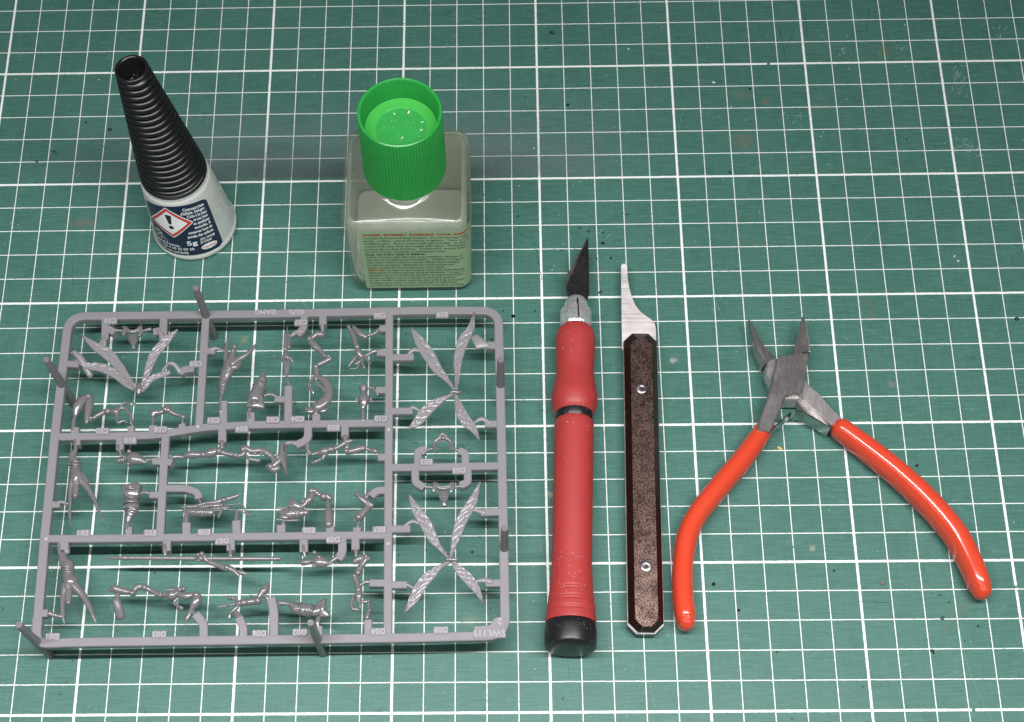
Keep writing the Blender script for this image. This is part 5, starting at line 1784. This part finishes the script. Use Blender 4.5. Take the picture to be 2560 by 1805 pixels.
# lower half: left-hand jaw, boss and right arm
mb = MB()
lo_poly = [(545, 640), (560, 590), (600, 555), (690, 560), (900, 700), (1000, 838), (1080, 900), (1180, 1020), (1310, 1150), (1215, 1225), (1110, 1130), (1020, 1040), (925, 925), (870, 965), (740, 962), (640, 870), (590, 780)]
prism(mb, pp(lo_poly, 7.6), 7.6, 5.8, .25)
h_lo = make('lower_half', mb, STEELB, pl, smooth=False)
mb = MB()
zt_ = 7.6
jr = [pt(P5, 560, 590, 8.3), pt(P5, 485, 420, 8.2), pt(P5, 374, 160, 6.9)]        # ridge
ji = [pt(P5, 640, 548, 7.8), pt(P5, 520, 415, 7.6), pt(P5, 384, 160, 6.8)]
jo = [pt(P5, 520, 590, 7.5), pt(P5, 452, 440, 7.4), pt(P5, 366, 165, 6.7)]
vs = []
for i in range(3):
    zb_ = (1.6, 2.4, 5.2)[i]
    vs += [jr[i], ji[i], ji[i] * [1, 1, 0] + [0, 0, zb_], jo[i] * [1, 1, 0] + [0, 0, zb_], jo[i]]
mb.add(vs, fs)
make('jaw', mb, STEEL, h_lo, smooth=False)
mb = MB()
prism(mb, pp([(700, 900), (900, 900), (935, 930), (1210, 1235), (1130, 1250), (1000, 1150), (880, 1010), (860, 985), (760, 990)], 5.0), 5.0, 3.8, .3)
make('arm_flank', mb, STEEL, h_lo, smooth=False)
mb = MB()
prism(mb, pp([(560, 620), (600, 560), (640, 545), (662, 552), (640, 640), (600, 790), (545, 700)], 8.0), 8.0, 4.0, .3)
make('pivot_boss', mb, STEELB, h_lo, smooth=False)


def leaf(mb, pts, z0_, z1_, th=.45):
    P = [np.array(q) for q in catmull([(*pt(P5, x, y, z1_)[:2], 0) for x, y in pts], 5)]
    rings = []
    for i, q in enumerate(P):
        t = (P[min(i + 1, len(P) - 1)] - P[max(i - 1, 0)])[:2]; t /= np.linalg.norm(t)
        nn = np.array([-t[1], t[0]]) * th / 2
        k = min(1, (len(P) - 1 - i) / 4 + .35)
        zm = (z0_ + z1_) / 2
        a0_, a1_ = zm + (z0_ - zm) * k, zm + (z1_ - zm) * k
        rings.append([(*(q[:2] - nn), a0_), (*(q[:2] + nn), a0_), (*(q[:2] + nn), a1_), (*(q[:2] - nn), a1_)])
    loft(mb, rings)


mb = MB(); leaf(mb, ((585, 1300), (650, 1230), (740, 1145), (785, 1105), (812, 1082)), 3.0, 8.2)
make('leaf_spring', mb, SPRING, pl, angle=30)
mb = MB(); leaf(mb, ((1200, 1255), (1120, 1205), (1000, 1135), (930, 1100), (880, 1085), (852, 1095), (846, 1120)), 2.6, 8.2)
make('leaf_spring', mb, SPRING, pl, angle=30)

# ================================================================== CRUMBS ON THE MAT
def chip(q, r, h, mat, name, label, cat, seed, ang=0, asp=.6, group=None):
    rr = random.Random(seed)
    c = at(*q)
    P = []
    for k in range(9):
        a = 2 * math.pi * k / 9
        rad = r * rr.uniform(.7, 1.15)
        x, y = rad * math.cos(a), rad * asp * math.sin(a)
        P.append((c[0] + x * math.cos(ang) - y * math.sin(ang), c[1] + x * math.sin(ang) + y * math.cos(ang)))
    mb = MB(); prism(mb, P, h, h - .01, h * .35)
    return tag(make(name, mb, mat, None, smooth=False), label, cat, group)


chip((1949, 1121), .85, .5, flat('orange_yellow_flake', (0.75, 0.42, 0.10)), 'paint_flake', 'tiny orange yellow flake on the mat between the open plier grips', 'flake', 2, -.7, .6)
chip((2205, 1459), .8, .8, flat('brown_crumb', (0.20, 0.15, 0.13)), 'crumb', 'brownish crumb on the mat below the pliers beside their right grip', 'crumb', 3, .3, .9)
chip((737.8, 1008.5), .6, .6, flat('brown_crumb_dark', (0.12, 0.09, 0.06)), 'crumb', 'small dark brown crumb on the mat inside the grey sprue', 'crumb', 4, .3, .9)
chip((1784, 206.5), .75, .35, SHAV, 'plastic_offcut', 'small white oblong offcut on the mat at upper right, away from the tools', 'offcut', 8, -.35, .38, 'white offcuts on the mat')
chip((1571, 123), .5, .3, SHAV, 'plastic_offcut', 'tiny white offcut lying on the mat above the bottle, near the top edge', 'offcut', 9, .8, .5, 'white offcuts on the mat')
chip((2386, 641), .4, .4, SHAV, 'plastic_offcut', 'upper of two pale grains lying close together on the mat at right', 'offcut', 10, .8, .8, 'white offcuts on the mat')
chip((2395, 653), .4, .4, SHAV, 'plastic_offcut', 'lower of two pale grains lying close together on the mat at right', 'offcut', 11, .1, .8, 'white offcuts on the mat')
dm = MB()
rs = random.Random(11)
dust = [(1319, 255), (1516, 189), (1536, 317), (1335, 371), (2058, 330), (2052, 341), (1427, 427), (1434, 462), (1448, 454), (1409, 610), (1385, 665), (1380, 675), (2262, 166), (2199, 135), (2119, 90), (2122, 172), (2262, 62), (1298, 465), (40, 200), (248, 200), (45, 562), (28, 558), (12, 611), (199, 434), (193, 440)]
for k in range(330):
    dust.append((rs.uniform(0, 2560), rs.uniform(0, 1805)))
for i, q in enumerate(dust):
    c = at(*q)
    l = rs.uniform(.3, .55) if i < 25 else rs.choice((.10, .12, .15, .18, .25))
    shaving(dm, c, 0, rs.uniform(0, 3.1), 0.0 if False else -.02, l)
tag(make('dust_specks', dm, SHAV, None, smooth=False), 'fine white dust and shavings scattered over the whole green mat', 'dust')['kind'] = 'stuff'

for o in bpy.data.objects:
    if '_base' in o:
        del o['_base']
